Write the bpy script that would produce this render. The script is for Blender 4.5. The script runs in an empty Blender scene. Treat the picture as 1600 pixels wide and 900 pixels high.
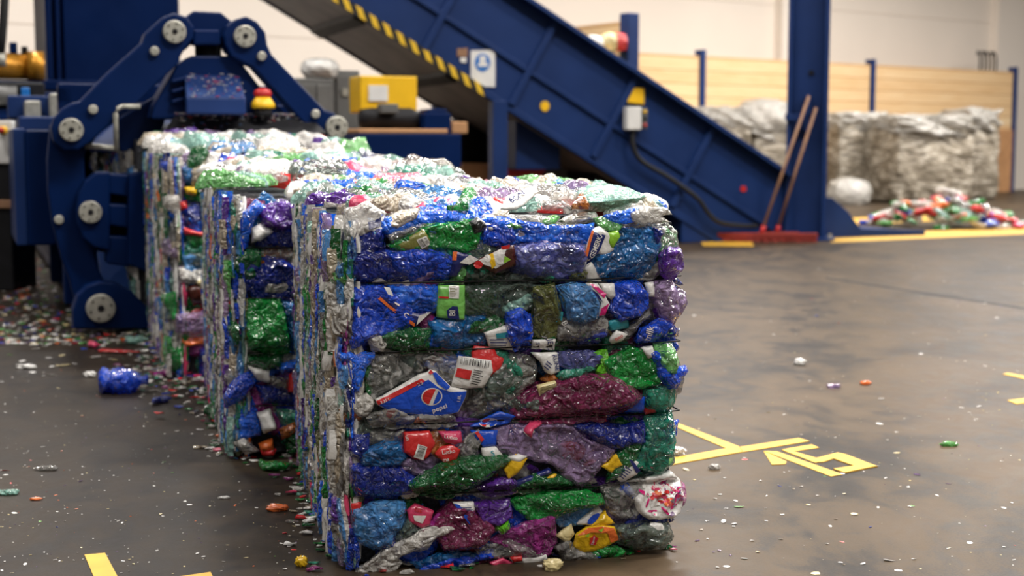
import bpy, bmesh, math, random
import numpy as np
from mathutils import Vector, Matrix, noise
from mathutils.geometry import delaunay_2d_cdt
R = math.radians
C = bpy.context.scene.collection
S = bpy.context.scene

# ---------------------------------------------------------------- camera, light, exposure
CAM_H, FPX, PITCH = 1.05, 2200.0, math.atan(222 / 2200)
cam = bpy.data.cameras.new('camera'); co = bpy.data.objects.new('camera', cam); C.objects.link(co)
co.location = (0, 0, CAM_H); co.rotation_euler = (R(90) - PITCH, 0, 0)
cam.sensor_width = 36; cam.lens = FPX / 1600 * 36; cam.clip_end = 200
cam.dof.use_dof = True; cam.dof.focus_distance = 3.62; cam.dof.aperture_fstop = 3.0
S.camera = co
S.view_settings.view_transform = 'Standard'; S.view_settings.look = 'None'
S.view_settings.exposure = 0.0; S.view_settings.gamma = 1.0; S.view_settings.use_curve_mapping = False
w = bpy.data.worlds.new('hall_air'); S.world = w; w.use_nodes = True
w.node_tree.nodes['Background'].inputs[0].default_value = (1.0, .93, .86, 1)
w.node_tree.nodes['Background'].inputs[1].default_value = 0.2
def lamp(x, y, z, p, sx=3.2, sy=.6, rz=0, col=(1, .955, .91), tilt=0):
    l = bpy.data.lights.new('hall_and_glint_lamp', 'AREA'); l.shape = 'RECTANGLE'; l.size = sx; l.size_y = sy
    l.energy = p; l.color = col; l.spread = R(130 if y < 9 else 180)
    o = bpy.data.objects.new('hall_and_glint_lamp', l); C.objects.link(o); o.location = (x, y, z); o.rotation_euler = (tilt, 0, rz)
for lx, ly, p in ((1.8, -.4, 120), (-1.8, .3, 45), (-4.6, 3.2, 130), (-4.6, 7.6, 120), (0.1, -2.2, 75), (3.6, -2.6, 75), (4.6, 1.4, 110), (1.7, 4.8, 400), (4.8, 6.0, 260), (8, 9, 300), (.6, 10.5, 300), (4.6, 12, 260), (-4.0, 12.5, 220),  # unseen lamps; the ones near and behind the camera are added for glints
                  (9.5, 17, 600), (2.5, 19.5, 700), (-4.5, 16, 520), (8.5, 23.5, 760), (14, 24, 800), (14, 14, 400)):
    lamp(lx, ly, 6.5, p, *((1.2, .35) if p < 125 else (3.2, .6)))

# ---------------------------------------------------------------- geometry of the photograph
FW = Vector((0, math.cos(PITCH), -math.sin(PITCH))); UP = Vector((0, math.sin(PITCH), math.cos(PITCH)))
EYE = Vector((0, 0, CAM_H))
def ray(px, py): return Vector((1, 0, 0)) * ((px - 800) / FPX) + UP * ((450 - py) / FPX) + FW
def plane_hit(px, py, p0, n):
    d = ray(px, py); return EYE + d * ((p0 - EYE).dot(n) / d.dot(n))
def gp(px, py, z=0.0): return plane_hit(px, py, Vector((0, 0, z)), Vector((0, 0, 1)))
def at(px, py, D):
    d = ray(px, py); return EYE + d * (D / d.y)

# ---------------------------------------------------------------- objects
def tag(o, label=None, cat=None, group=None, kind=None):
    for k, v in (('label', label), ('category', cat), ('group', group), ('kind', kind)):
        if v: o[k] = v
    return o
def thing(name, loc, rz, label, cat, group=None):
    o = bpy.data.objects.new(name, None); C.objects.link(o); o.location = loc; o.rotation_euler = (0, 0, rz); o.empty_display_size = .1
    return tag(o, label, cat, group)
class MB:
    def __init__(s): s.v = []; s.f = []; s.m = []
    def add(s, vs, fs, mi=0):
        b = len(s.v); s.v += [tuple(p) for p in vs]; s.f += [tuple(b + i for i in f) for f in fs]; s.m += [mi] * len(fs); return s
    def box(s, x0, x1, y0, y1, z0, z1, mi=0):
        vs = [(x, y, z) for x in (x0, x1) for y in (y0, y1) for z in (z0, z1)]
        return s.add(vs, [(0, 1, 3, 2), (4, 6, 7, 5), (0, 4, 5, 1), (2, 3, 7, 6), (0, 2, 6, 4), (1, 5, 7, 3)], mi)
    def prism(s, pts, f0, f1, mi=0):
        n = len(pts); vs = [f0(*p) for p in pts] + [f1(*p) for p in pts]
        return s.add(vs, [tuple(range(n))] + [tuple(range(2 * n - 1, n - 1, -1))] + [(i, i + n, (i + 1) % n + n, (i + 1) % n) for i in range(n)], mi)
    def tube(s, path, r, n=8, mi=0, rads=None):
        path = [Vector(p) for p in path]; vs = []; k = len(path)
        for i, p in enumerate(path):
            t = (path[min(i + 1, k - 1)] - path[max(i - 1, 0)]).normalized()
            a = t.cross(Vector((0, 0, 1)) if abs(t.z) < .9 else Vector((1, 0, 0))).normalized(); b = t.cross(a)
            rr = rads[i] if rads else r
            vs += [p + (a * math.cos(q * 2 * math.pi / n) + b * math.sin(q * 2 * math.pi / n)) * rr for q in range(n)]
        fs = [(i * n + q, i * n + (q + 1) % n, (i + 1) * n + (q + 1) % n, (i + 1) * n + q) for i in range(k - 1) for q in range(n)]
        return s.add(vs, fs + [tuple(range(n - 1, -1, -1)), tuple((k - 1) * n + q for q in range(n))], mi)
    def build(s, name, mats, parent=None, smooth=False, bevel=0):
        me = bpy.data.meshes.new(name); me.from_pydata(s.v, [], s.f)
        for m in (mats if isinstance(mats, (list, tuple)) else [mats]): me.materials.append(m)
        me.polygons.foreach_set('material_index', s.m)
        if smooth: me.polygons.foreach_set('use_smooth', [True] * len(s.f))
        bm = bmesh.new(); bm.from_mesh(me); bmesh.ops.recalc_face_normals(bm, faces=bm.faces); bm.to_mesh(me); bm.free()
        o = bpy.data.objects.new(name, me); C.objects.link(o); o.parent = parent
        if bevel:
            b = o.modifiers.new('bevel', 'BEVEL'); b.width = bevel; b.segments = 2; b.limit_method = 'ANGLE'; b.angle_limit = R(40)
        return o

# ---------------------------------------------------------------- materials
def srgb(r, g, b): return tuple(((c / 255) / 12.92 if c <= 10 else ((c / 255 + .055) / 1.055) ** 2.4) for c in (r, g, b)) + (1,)
class NT:
    def __init__(s, name):
        s.m = bpy.data.materials.new(name); s.m.use_nodes = True; s.t = s.m.node_tree; s.t.nodes.clear()
    def n(s, ty, **kw):
        nd = s.t.nodes.new(ty)
        for k, v in kw.items():
            if k.startswith('_'): nd.inputs[k[1:].replace('_', ' ')].default_value = v
            else: setattr(nd, k, v)
        return nd
    def l(s, a, b): s.t.links.new(a, b)
    def noise(s, co, scale, detail=3, dist=0., rough=.5):
        nd = s.n('ShaderNodeTexNoise', _Scale=scale, _Detail=detail, _Distortion=dist, _Roughness=rough); s.l(co, nd.inputs['Vector']); return nd.outputs['Fac']
    def ramp(s, fac, stops):
        nd = s.n('ShaderNodeValToRGB'); e = nd.color_ramp.elements
        while len(e) < len(stops): e.new(.5)
        for i, (p, c) in enumerate(stops): e[i].position = p; e[i].color = c
        s.l(fac, nd.inputs[0]); return nd.outputs[0]
    def math(s, op, a, b=None):
        nd = s.n('ShaderNodeMath', operation=op)
        for i, x in enumerate((a, b)):
            if x is None: continue
            if isinstance(x, (int, float)): nd.inputs[i].default_value = x
            else: s.l(x, nd.inputs[i])
        return nd.outputs[0]
    def mixc(s, f, a, b):
        nd = s.n('ShaderNodeMix', data_type='RGBA')
        for i, x in ((0, f), (6, a), (7, b)):
            if hasattr(x, 'links'): s.l(x, nd.inputs[i])
            else: nd.inputs[i].default_value = x
        return nd.outputs[2]
    def out(s, sh): o = s.n('ShaderNodeOutputMaterial'); s.l(sh, o.inputs[0]); return s.m
PET = {}
def pet(name, col, alpha=1., rough=.055, bump=.72, trans=.3, var=.35, scale=1., crease_glint=.17):
    t = NT(name); tc = t.n('ShaderNodeTexCoord').outputs['Object']
    n1 = t.noise(tc, 24 * scale, .8, .9); n2 = t.noise(tc, 70 * scale, .5, .8)
    r1 = t.math('ABSOLUTE', t.math('SUBTRACT', n1, .5)); r2 = t.math('ABSOLUTE', t.math('SUBTRACT', n2, .5))
    h = t.math('ADD', r1, t.math('MULTIPLY', r2, .3))
    bp = t.n('ShaderNodeBump', _Strength=bump, _Distance=.055 / scale); t.l(h, bp.inputs['Height'])
    c = srgb(*col); dk = tuple(x * (1 - var) for x in c[:3]) + (1,); lt = tuple(min(1, x * (1 + .9 * var) + .07 * var) for x in c[:3]) + (1,)
    colr = t.ramp(t.noise(tc, 15 * scale, 3, .6), [(.3, dk), (.52, c), (.72, lt)])
    if crease_glint:  # crease lines whitened in the colour to stand in for glints
        cr = t.math('MULTIPLY', t.math('LESS_THAN', t.math('ADD', r2, t.math('MULTIPLY', r1, .35)), .034), crease_glint); colr = t.mixc(cr, colr, (.82, .84, .84, 1))
    df = t.n('ShaderNodeBsdfDiffuse'); t.l(colr, df.inputs[0]); t.l(bp.outputs[0], df.inputs['Normal']); sh = df.outputs[0]
    if trans:
        tr = t.n('ShaderNodeBsdfTranslucent'); t.l(colr, tr.inputs[0]); t.l(bp.outputs[0], tr.inputs['Normal'])
        mx = t.n('ShaderNodeMixShader', _Fac=trans); t.l(sh, mx.inputs[1]); t.l(tr.outputs[0], mx.inputs[2]); sh = mx.outputs[0]
    if alpha < 1:
        ts = t.n('ShaderNodeBsdfTransparent'); ts.inputs[0].default_value = tuple(min(1, x ** .4) for x in c[:3]) + (1,)
        al = t.math('ADD', t.math('MULTIPLY', t.math('MINIMUM', t.math('MULTIPLY', r1, 6.), 1.), .4), alpha - .15)
        mx = t.n('ShaderNodeMixShader'); t.l(al, mx.inputs[0]); t.l(ts.outputs[0], mx.inputs[1]); t.l(sh, mx.inputs[2]); sh = mx.outputs[0]
    gl = t.n('ShaderNodeBsdfGlossy', _Roughness=rough); gl.inputs[0].default_value = (1, 1, 1, 1); t.l(bp.outputs[0], gl.inputs['Normal'])
    fr = t.n('ShaderNodeFresnel', _IOR=1.5); t.l(bp.outputs[0], fr.inputs['Normal'])
    f = t.math('MINIMUM', t.math('MULTIPLY', fr.outputs[0], 1.5), .7)
    mx = t.n('ShaderNodeMixShader'); t.l(f, mx.inputs[0]); t.l(sh, mx.inputs[1]); t.l(gl.outputs[0], mx.inputs[2])
    PET[name] = t.out(mx.outputs[0]); return PET[name]
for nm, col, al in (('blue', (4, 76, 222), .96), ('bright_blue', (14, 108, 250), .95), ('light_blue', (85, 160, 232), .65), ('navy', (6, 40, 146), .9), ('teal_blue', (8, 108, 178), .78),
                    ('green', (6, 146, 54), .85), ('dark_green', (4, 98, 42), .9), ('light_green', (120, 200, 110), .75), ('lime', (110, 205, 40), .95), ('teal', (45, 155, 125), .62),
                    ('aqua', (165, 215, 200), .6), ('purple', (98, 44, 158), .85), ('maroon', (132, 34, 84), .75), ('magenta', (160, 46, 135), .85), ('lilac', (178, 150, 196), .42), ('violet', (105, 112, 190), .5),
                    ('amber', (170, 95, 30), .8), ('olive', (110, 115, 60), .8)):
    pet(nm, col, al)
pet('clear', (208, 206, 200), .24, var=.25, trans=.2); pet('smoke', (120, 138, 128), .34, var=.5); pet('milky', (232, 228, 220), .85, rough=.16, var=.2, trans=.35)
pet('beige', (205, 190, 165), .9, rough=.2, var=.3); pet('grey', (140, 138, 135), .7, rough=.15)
for nm, col in (('label_white', (222, 220, 215)), ('label_red', (200, 40, 40)), ('label_navy', (22, 34, 100)), ('label_blue', (8, 72, 190)), ('label_green', (120, 190, 90)), ('label_yellow', (225, 180, 25)),
                ('label_orange', (225, 110, 45)), ('label_brown', (70, 28, 18)), ('label_pink', (205, 60, 100)), ('label_olive', (120, 120, 60)), ('label_magenta', (200, 20, 110)), ('label_cream', (222, 205, 150)),
                ('label_teal', (40, 150, 165)), ('label_black', (18, 18, 20)), ('label_leaf', (140, 195, 50))):
    pet(nm, col, 1, rough=.22, bump=.16, trans=.06, var=.12, crease_glint=0)
pet('cap_black', (14, 14, 16), 1, rough=.35, trans=0, bump=.2)
def plain(name, col, rough=.5, metal=0., var=.15, scale=6, bump=0., spec=.5, bscale=60):
    t = NT(name); tc = t.n('ShaderNodeTexCoord').outputs['Object']; c = srgb(*col)
    colr = t.ramp(t.noise(tc, scale, 5), [(.3, tuple(x * (1 - var) for x in c[:3]) + (1,)), (.7, tuple(min(1, x * (1 + var)) for x in c[:3]) + (1,))])
    p = t.n('ShaderNodeBsdfPrincipled', _Metallic=metal); t.l(colr, p.inputs['Base Color']); p.inputs['Specular IOR Level'].default_value = spec
    rr = t.math('ADD', t.math('MULTIPLY', t.noise(tc, scale * 2, 3), .2), rough - .1); t.l(rr, p.inputs['Roughness'])
    if bump:
        b = t.n('ShaderNodeBump', _Strength=bump, _Distance=.02); t.l(t.noise(tc, bscale, 3), b.inputs['Height']); t.l(b.outputs[0], p.inputs['Normal'])
    return t.out(p.outputs[0])
M_BLUE = plain('navy_machine_paint', (0, 27, 72), .45, scale=2.5, var=.12, spec=.12)
M_CONV = plain('blue_conveyor_paint', (19, 46, 96), .5, scale=2, var=.15, spec=.25)
M_POST = plain('blue_post_paint', (26, 52, 104), .5, scale=2, spec=.25)
M_STEEL = plain('worn_steel', (172, 170, 158), .38, .35, var=.2, scale=25)
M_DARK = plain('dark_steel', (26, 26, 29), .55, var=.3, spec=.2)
M_RUBBER = plain('black_rubber', (16, 16, 17), .6)
M_UNDER = plain('grey_belt_guard', (158, 152, 144), .5, .1, var=.25, scale=3)
M_GREYBOX = plain('grey_cabinet_paint', (98, 98, 96), .5)
M_YEL = plain('yellow_paint', (236, 186, 18), .45, var=.08)
M_TAPE = plain('yellow_floor_tape', (206, 160, 50), .5, var=.14, scale=14)
M_GOLD = plain('brass_cylinder_paint', (190, 132, 40), .3, .55, var=.15)
M_WHITE = plain('white_plastic', (225, 224, 220), .4, var=.06)
M_RED = plain('red_paint', (190, 36, 32), .45)
M_BROOM = plain('red_broom_bristle', (140, 42, 32), .75, var=.3, scale=40, bump=.6)
M_HANDLE = plain('wooden_handle', (150, 112, 84), .6, var=.2, scale=12)
M_WALL = plain('beige_wall_panel', (232, 221, 208), .8, var=.03, scale=.6)
M_PILLAR = plain('white_pilaster', (232, 222, 210), .8, var=.03, scale=.6)
M_CORE = plain('gap_shade_plastic', (34, 36, 44), .6, var=.6, scale=20, bump=.8)
M_WIRE = plain('black_baling_wire', (14, 13, 12), .45, .5)
M_SIGNBLUE = plain('sign_blue', (20, 110, 190), .4, var=.05)
M_BROWNBOX = plain('brown_board', (188, 140, 96), .8)
def hazard():
    t = NT('hazard_tape'); tc = t.n('ShaderNodeTexCoord').outputs['Object']; sp = t.n('ShaderNodeSeparateXYZ'); t.l(tc, sp.inputs[0])
    fr = t.math('FRACT', t.math('MULTIPLY', t.math('ADD', sp.outputs[0], t.math('MULTIPLY', sp.outputs[2], .35)), 9.2))
    c = t.ramp(t.math('GREATER_THAN', fr, .5), [(0, srgb(20, 20, 20)), (1, srgb(225, 185, 40))])
    p = t.n('ShaderNodeBsdfPrincipled', _Roughness=.5); t.l(c, p.inputs['Base Color']); return t.out(p.outputs[0])
M_HAZ = hazard()
def wood():
    t = NT('pine_planks'); tc = t.n('ShaderNodeTexCoord').outputs['Object']; sp = t.n('ShaderNodeSeparateXYZ'); t.l(tc, sp.inputs[0])
    zz = t.math('MULTIPLY', sp.outputs[2], 1 / .245); row = t.math('FLOOR', zz); fr = t.math('FRACT', zz)
    mp = t.n('ShaderNodeMapping'); mp.inputs['Scale'].default_value = (.8, .8, 14); t.l(tc, mp.inputs[0])
    g = t.noise(mp.outputs[0], 1.6, 5, .8)
    wn = t.n('ShaderNodeTexWhiteNoise', noise_dimensions='1D'); t.l(row, wn.inputs['W'])
    f = t.math('ADD', t.math('MULTIPLY', g, .55), t.math('MULTIPLY', wn.outputs[0], .4))
    c = t.ramp(f, [(.2, srgb(186, 140, 92)), (.45, srgb(226, 188, 138)), (.8, srgb(240, 214, 172))])
    gap = t.math('LESS_THAN', fr, .06); c2 = t.mixc(gap, c, srgb(172, 122, 74))
    p = t.n('ShaderNodeBsdfPrincipled', _Roughness=.65); t.l(c2, p.inputs['Base Color']); return t.out(p.outputs[0])
M_WOOD = wood()
def wrap():
    t = NT('stretch_film'); tc = t.n('ShaderNodeTexCoord').outputs['Object']
    mp = t.n('ShaderNodeMapping'); mp.inputs['Scale'].default_value = (1.4, 1.4, 5); t.l(tc, mp.inputs[0])
    g = t.noise(mp.outputs[0], 2.4, 6, 1.2)
    c = t.ramp(g, [(.36, srgb(90, 82, 70)), (.5, srgb(136, 126, 110)), (.64, srgb(190, 182, 168))])
    b = t.n('ShaderNodeBump', _Strength=.4, _Distance=.05); t.l(g, b.inputs['Height'])
    p = t.n('ShaderNodeBsdfPrincipled', _Roughness=.35); t.l(c, p.inputs['Base Color']); t.l(b.outputs[0], p.inputs['Normal']); return t.out(p.outputs[0])
M_WRAP = wrap()
def concrete():
    t = NT('sealed_concrete'); tc = t.n('ShaderNodeTexCoord').outputs['Object']
    mp = t.n('ShaderNodeMapping'); mp.inputs['Scale'].default_value = (.85, .6, 1); mp.inputs['Rotation'].default_value = (0, 0, .35); t.l(tc, mp.inputs[0])
    a = t.noise(mp.outputs[0], 1.9, 14, .5, .72); b = t.noise(mp.outputs[0], 9, 10, .8, .72); d = t.noise(tc, 160, 3)
    f = t.math('ADD', t.math('ADD', t.math('MULTIPLY', a, .52), t.math('MULTIPLY', b, .36)), t.math('MULTIPLY', d, .12))
    c = t.ramp(f, [(.43, srgb(38, 34, 31)), (.47, srgb(54, 46, 38)), (.51, srgb(70, 58, 44)), (.58, srgb(80, 66, 50))])
    sp = t.n('ShaderNodeSeparateXYZ'); t.l(tc, sp.inputs[0])      # darker brown towards the left, with a noisy edge
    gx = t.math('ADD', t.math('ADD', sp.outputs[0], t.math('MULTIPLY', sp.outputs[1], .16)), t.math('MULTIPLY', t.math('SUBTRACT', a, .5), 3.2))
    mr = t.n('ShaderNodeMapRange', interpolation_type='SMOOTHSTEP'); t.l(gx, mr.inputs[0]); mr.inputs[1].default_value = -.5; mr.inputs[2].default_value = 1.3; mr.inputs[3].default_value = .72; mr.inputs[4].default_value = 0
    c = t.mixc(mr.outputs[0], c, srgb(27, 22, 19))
    p = t.n('ShaderNodeBsdfPrincipled', _IOR=1.45); p.inputs['Specular IOR Level'].default_value = .15; t.l(c, p.inputs['Base Color'])
    t.l(t.math('ADD', t.math('MULTIPLY', b, .35), .26), p.inputs['Roughness'])
    bm = t.n('ShaderNodeBump', _Strength=.06, _Distance=.004); t.l(d, bm.inputs['Height']); t.l(bm.outputs[0], p.inputs['Normal'])
    return t.out(p.outputs[0])

# ---------------------------------------------------------------- the hall
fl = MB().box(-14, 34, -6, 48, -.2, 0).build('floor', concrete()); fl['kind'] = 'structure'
WD = Vector((.806, .592, 0)).normalized(); WN = Vector((-WD.y, WD.x, 0))      # along the back wall / away from the hall
W0 = gp(1580, 299); WANG = math.atan2(WD.y, WD.x)
def on_wall(px, py, off=0.): return plane_hit(px, py, W0 + WN * off, WN)
def wx(p): return (p - W0).dot(WD)
wall = thing('wall_back', W0 + WN * .9, WANG, None, None); wall['kind'] = 'structure'
mw = MB()
zs = [0, 2.77, 3.92, 5.07, 6.22, 7.4, 9]
for i in range(6):
    mw.box(-30, 22, 0, .3, zs[i] + .006, zs[i + 1] - .006)
mw.box(-30, 22, .02, .3, 0, 9)
mw.build('wall_panelling', M_WALL, wall)['kind'] = 'structure'
for i, (a, b) in enumerate(((1222, 1243), (1560, 1612))):
    xa, xb = wx(on_wall(a, 60, .7)), wx(on_wall(b, 60, .7))
    o = MB().box(xa, xb, -.2, 0, 0, 9).build('pilaster', M_PILLAR, wall); o['kind'] = 'structure'
# timber bay wall
tw = thing('timber_bay_wall', W0, WANG, 'long pale pine plank wall with blue posts behind the film bundles', 'plank wall')
xs = [wx(on_wall(p, 200)) for p in (1093, 1358, 1580)]
dx = xs[1] - xs[0]; xs = [wx(on_wall(884, 200))] + xs
for i in range(3):
    MB().box(xs[i] + .05, xs[i + 1] - .05, -.03, .03, 0, 2.74).build('plank_panel', M_WOOD, tw)
for x in xs:
    MB().box(x - .06, x + .06, -.09, -.06, 0, 2.85).box(x - .06, x + .06, .06, .09, 0, 2.85).box(x - .02, x + .02, -.06, .06, 0, 2.85).build('post', M_POST, tw)
MB().box(xs[3] - .75, xs[3] - .06, -.08, -.03, 0, 1.42).build('brown_board', M_BROWNBOX, tw)['label'] = 'brown board low at the right end'
dv0 = at(983, 100, 19.4); dv0.z = 0
dvn = thing('timber_divider', dv0, WANG + R(90), 'short pine plank divider ending at the tall blue post above the conveyor', 'plank divider')
MB().box(.09, 2.3, -.03, .03, 0, 2.74).build('plank_panel', M_WOOD, dvn)
MB().box(-.09, .09, -.1, .1, 0, 2.84).build('post', M_POST, dvn, bevel=.01)
# cable hooks on top of the plank wall
ch = thing('cable_bundle', on_wall(1543, 110, .1), WANG, 'dark cable ends sticking up above the plank wall beside the pilaster', 'cables')
for k in range(5):
    x = -.3 + k * .15
    MB().tube([(x, 0, -.05), (x + .02, 0, .2), (x - .02, 0, .36 + .05 * (k % 2)), (x - .09, 0, .42), (x - .12, 0, .34)], .025, 6).build('cable_end', M_DARK, ch, True)

# ---------------------------------------------------------------- floor markings
def tape(pts, label, cat='floor tape', group=None, z=.0025):
    P = [gp(*p) for p in pts]; c = sum(P, Vector()) / len(P)
    o = MB().prism([(p.x - c.x, p.y - c.y) for p in P], lambda x, y: (x, y, 0), lambda x, y: (x, y, z)).build('floor_tape', M_TAPE)
    o.location = c; o['label'] = label; o['category'] = cat; return o
tape([(1046, 663), (1057, 661), (1154, 698), (1138, 703)], 'yellow floor tape slanting away from the front bale to the junction')
tape([(1010, 724), (1154, 698), (1160, 707), (1012, 734)], 'yellow floor tape running out from under the right side of the front bale', z=.0032)
tape([(1156, 699), (1248, 685), (1265, 690), (1161, 707)], 'yellow floor tape bar continuing right of the junction above the digits')
def digit(name, label, strips):
    P = [[gp(*p) for p in s] for s in strips]; c = P[0][0].copy()
    t = thing(name, c, 0, label, 'floor digit')
    for i, s in enumerate(P): MB().prism([(p.x - c.x, p.y - c.y) for p in s], lambda x, y: (x, y, 0), lambda x, y: (x, y, .002 + .0006 * i)).build('tape_stroke', M_TAPE, t)
digit('floor_numeral', 'yellow tape digit 1 on the floor nearest the front bale', [[(1193, 705), (1214, 706), (1317, 742), (1298, 745)], [(1193, 706), (1203, 710), (1229, 722), (1227, 726), (1206, 727)]])
digit('floor_numeral', 'yellow tape digit 5 on the floor right of the digit 1',
      [[(1221, 703), (1268, 695), (1280, 700), (1239, 706)], [(1222, 704), (1240, 706), (1288, 720), (1274, 724)], [(1276, 723), (1267, 719), (1309, 708), (1321, 711), (1286, 723)], [(1306, 709), (1321, 711), (1371, 730), (1340, 731), (1298, 716)], [(1302, 734), (1350, 727), (1368, 730), (1320, 740)]])
tape([(1567, 585), (1574, 583), (1680, 602), (1680, 610)], 'yellow floor tape stroke at the right picture edge, upper of two')
tape([(1574, 626), (1660, 616), (1668, 622), (1588, 632)], 'yellow floor tape stroke at the right picture edge, lower of two')
tape([(132, 868), (164, 865), (212, 955), (170, 958)], 'wide yellow floor tape strip in the lower left foreground')
tape([(280, 902), (329, 895), (334, 905), (284, 914)], 'short yellow floor tape strip left of the front bale at the bottom edge')
tape([(1298, 367), (1640, 354), (1640, 364), (1298, 379)], 'long yellow floor line running right from the column base')
tape([(1322, 341), (1480, 335), (1480, 344), (1325, 352)], 'short yellow floor line behind the bottle heap')
tape([(1093, 373), (1172, 374), (1178, 385), (1098, 384)], 'yellow floor line under the push brooms')
P = [gp(1290, 433), gp(1700, 496), gp(1700, 499), gp(1290, 435)]
o = MB().prism([(p.x, p.y) for p in P], lambda x, y: (x, y, 0), lambda x, y: (x, y, .0015)).build('floor_joint', M_DARK); o['kind'] = 'structure'

# ---------------------------------------------------------------- crumpled sheets
def fbm(p, s, seed):
    return noise.noise(Vector((p[0] * s + seed * 7.31, p[1] * s - seed * 3.17, seed * 1.7)))
def ridge(p, s, seed): return 1 - abs(fbm(p, s, seed)) * 2.2
def seg_dist(P, poly):
    A = np.array(poly); B = np.roll(A, -1, 0); d = np.full(len(P), 9.)
    for a, b in zip(A, B):
        ab = b - a; t = np.clip(((P - a) @ ab) / max(ab @ ab, 1e-12), 0, 1); q = a + t[:, None] * ab
        d = np.minimum(d, np.hypot(*(P - q).T))
    return d
def inside(P, poly):
    x, y = P[:, 0], P[:, 1]; r = np.zeros(len(P), bool); n = len(poly)
    for i in range(n):
        x0, y0 = poly[i]; x1, y1 = poly[(i + 1) % n]
        c = ((y0 > y) != (y1 > y)) & (x < (x1 - x0) * (y - y0) / ((y1 - y0) or 1e-12) + x0); r ^= c
    return r
def patch(name, mat, parent, frame, poly, h0=0., bulge=.012, crum=.006, seed=0, res=.008, rag=.003, round_r=.03, skirt=.014, double=False, base=None, tilt_h=.07, folds=.24):
    """a crumpled sheet or flattened bottle lying on a face: outline poly (u, v) in metres, frame(u, v, h) -> xyz"""
    rnd = random.Random(seed); out = []
    n = len(poly)
    for i in range(n):
        a, b = poly[i], poly[(i + 1) % n]; L = math.hypot(b[0] - a[0], b[1] - a[1]); k = max(1, int(L / (res * 1.1)))
        for j in range(k):
            q = j / k; p = (a[0] + (b[0] - a[0]) * q, a[1] + (b[1] - a[1]) * q)
            out.append((p[0] + rag * fbm(p, 45, seed + 5), p[1] + rag * fbm(p, 45, seed + 9)))
    A = np.array(out); lo, hi = A.min(0), A.max(0)
    gx, gy = np.meshgrid(np.arange(lo[0], hi[0], res), np.arange(lo[1], hi[1], res * .87)); G = np.stack([gx.ravel(), gy.ravel()], 1)
    G += np.array([[rnd.uniform(-.3, .3) * res, rnd.uniform(-.3, .3) * res] for _ in range(len(G))]).reshape(-1, 2)
    if len(G): G = G[inside(G, out)]
    if len(G): G = G[seg_dist(G, out) > res * .45]
    nb = len(out); pts = [Vector(p) for p in out] + [Vector(p) for p in G]
    vs, _, fs, *_r = delaunay_2d_cdt(pts, [], [list(range(nb))], 1, 1e-6)
    V = np.array([tuple(p) for p in vs]); D = seg_dist(V, out); rr = max(min(round_r, D.max()), .004)
    cu, cv = A.mean(0); ext = max(hi - lo); rf_ = random.Random(seed * 13 + 1); tx, ty = rf_.gauss(0, tilt_h), rf_.gauss(0, tilt_h)
    fold = [(a := rf_.uniform(0, 6.28), math.cos(a), math.sin(a), rf_.uniform(-.25, .25) * ext, rf_.choice((-1, 1)) * rf_.uniform(.4, 1) * folds) for _ in range(4)]
    def hf(u, v, d):
        q = min(d / rr, 1.); c = math.sqrt(max(0, 1 - (1 - q) ** 2))
        h = bulge * c + crum * min(d / .012, 1) * (ridge((u, v), 20, seed) * .8 + ridge((u, v), 48, seed + 3) * .4 - .35) + tx * (u - cu) + ty * (v - cv)
        h += max(-.012, min(.018, sum(k * abs((u - cu) * c_ + (v - cv) * s_ - o_) for _a, c_, s_, o_, k in fold))) * min(1, d / .02)
        return h0 + h + (base(u, v) if base else 0)
    H = [hf(u, v, d) for (u, v), d in zip(V, D)]
    mb = MB(); top = [frame(u, v, h) for (u, v), h in zip(V, H)]
    F = [tuple(f) for f in fs]
    cnt = {}
    for f in F:
        for i in range(len(f)):
            e = (f[i], f[(i + 1) % len(f)]); cnt[tuple(sorted(e))] = cnt.get(tuple(sorted(e)), []) + [e]
    rim = [e[0] for e in cnt.values() if len(e) == 1]
    m0 = len(top)
    if double:
        bot = [frame(u, v, h - .003 - bulge * .4 * min(d / rr, 1)) for (u, v), h, d in zip(V, H, D)]
        mb.add(top + bot, F + [tuple(i + m0 for i in reversed(f)) for f in F] + [(a, a + m0, b + m0, b) for a, b in rim])
    else:
        ids = sorted({i for e in rim for i in e}); ix = {v: k + m0 for k, v in enumerate(ids)}
        bot = [frame(V[i][0], V[i][1], H[i] - skirt) for i in ids]
        mb.add(top + bot, F + [(a, ix[a], ix[b], b) for a, b in rim])
    o = mb.build(name, mat, parent, smooth=True)
    def at_h(u, v):
        d = float(seg_dist(np.array([[u, v]]), out)[0]); return hf(u, v, d)
    return o, at_h
def rpoly(rnd, cu, cv, a, b, ang, n=9, jit=.22):
    return [(cu + math.cos(ang) * (x := a * math.cos(t) * (1 + rnd.uniform(-jit, jit))) - math.sin(ang) * (y := b * math.sin(t) * (1 + rnd.uniform(-jit, jit))),
             cv + math.sin(ang) * x + math.cos(ang) * y) for t in [2 * math.pi * (i + rnd.uniform(-.25, .25)) / n for i in range(n)]]
MIXF = ['blue'] * 6 + ['bright_blue'] * 4 + ['navy'] * 2 + ['green'] * 3 + ['dark_green'] * 3 + ['clear'] * 6 + ['smoke'] * 4 + ['purple'] * 3 + ['maroon'] * 2 + ['teal'] * 2 + ['light_blue'] * 3 + ['milky'] * 3 + ['lilac'] * 2 + ['label_red', 'label_white', 'teal_blue', 'teal_blue', 'amber', 'magenta']
MIXT = ['milky'] * 13 + ['clear'] * 9 + ['beige'] * 5 + ['aqua'] * 5 + ['light_blue'] * 4 + ['light_green'] * 2 + ['lilac'] * 2 + ['bright_blue'] * 3 + ['label_white'] * 4 + ['green', 'purple', 'label_pink', 'teal', 'label_orange', 'label_red', 'blue', 'smoke']
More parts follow.
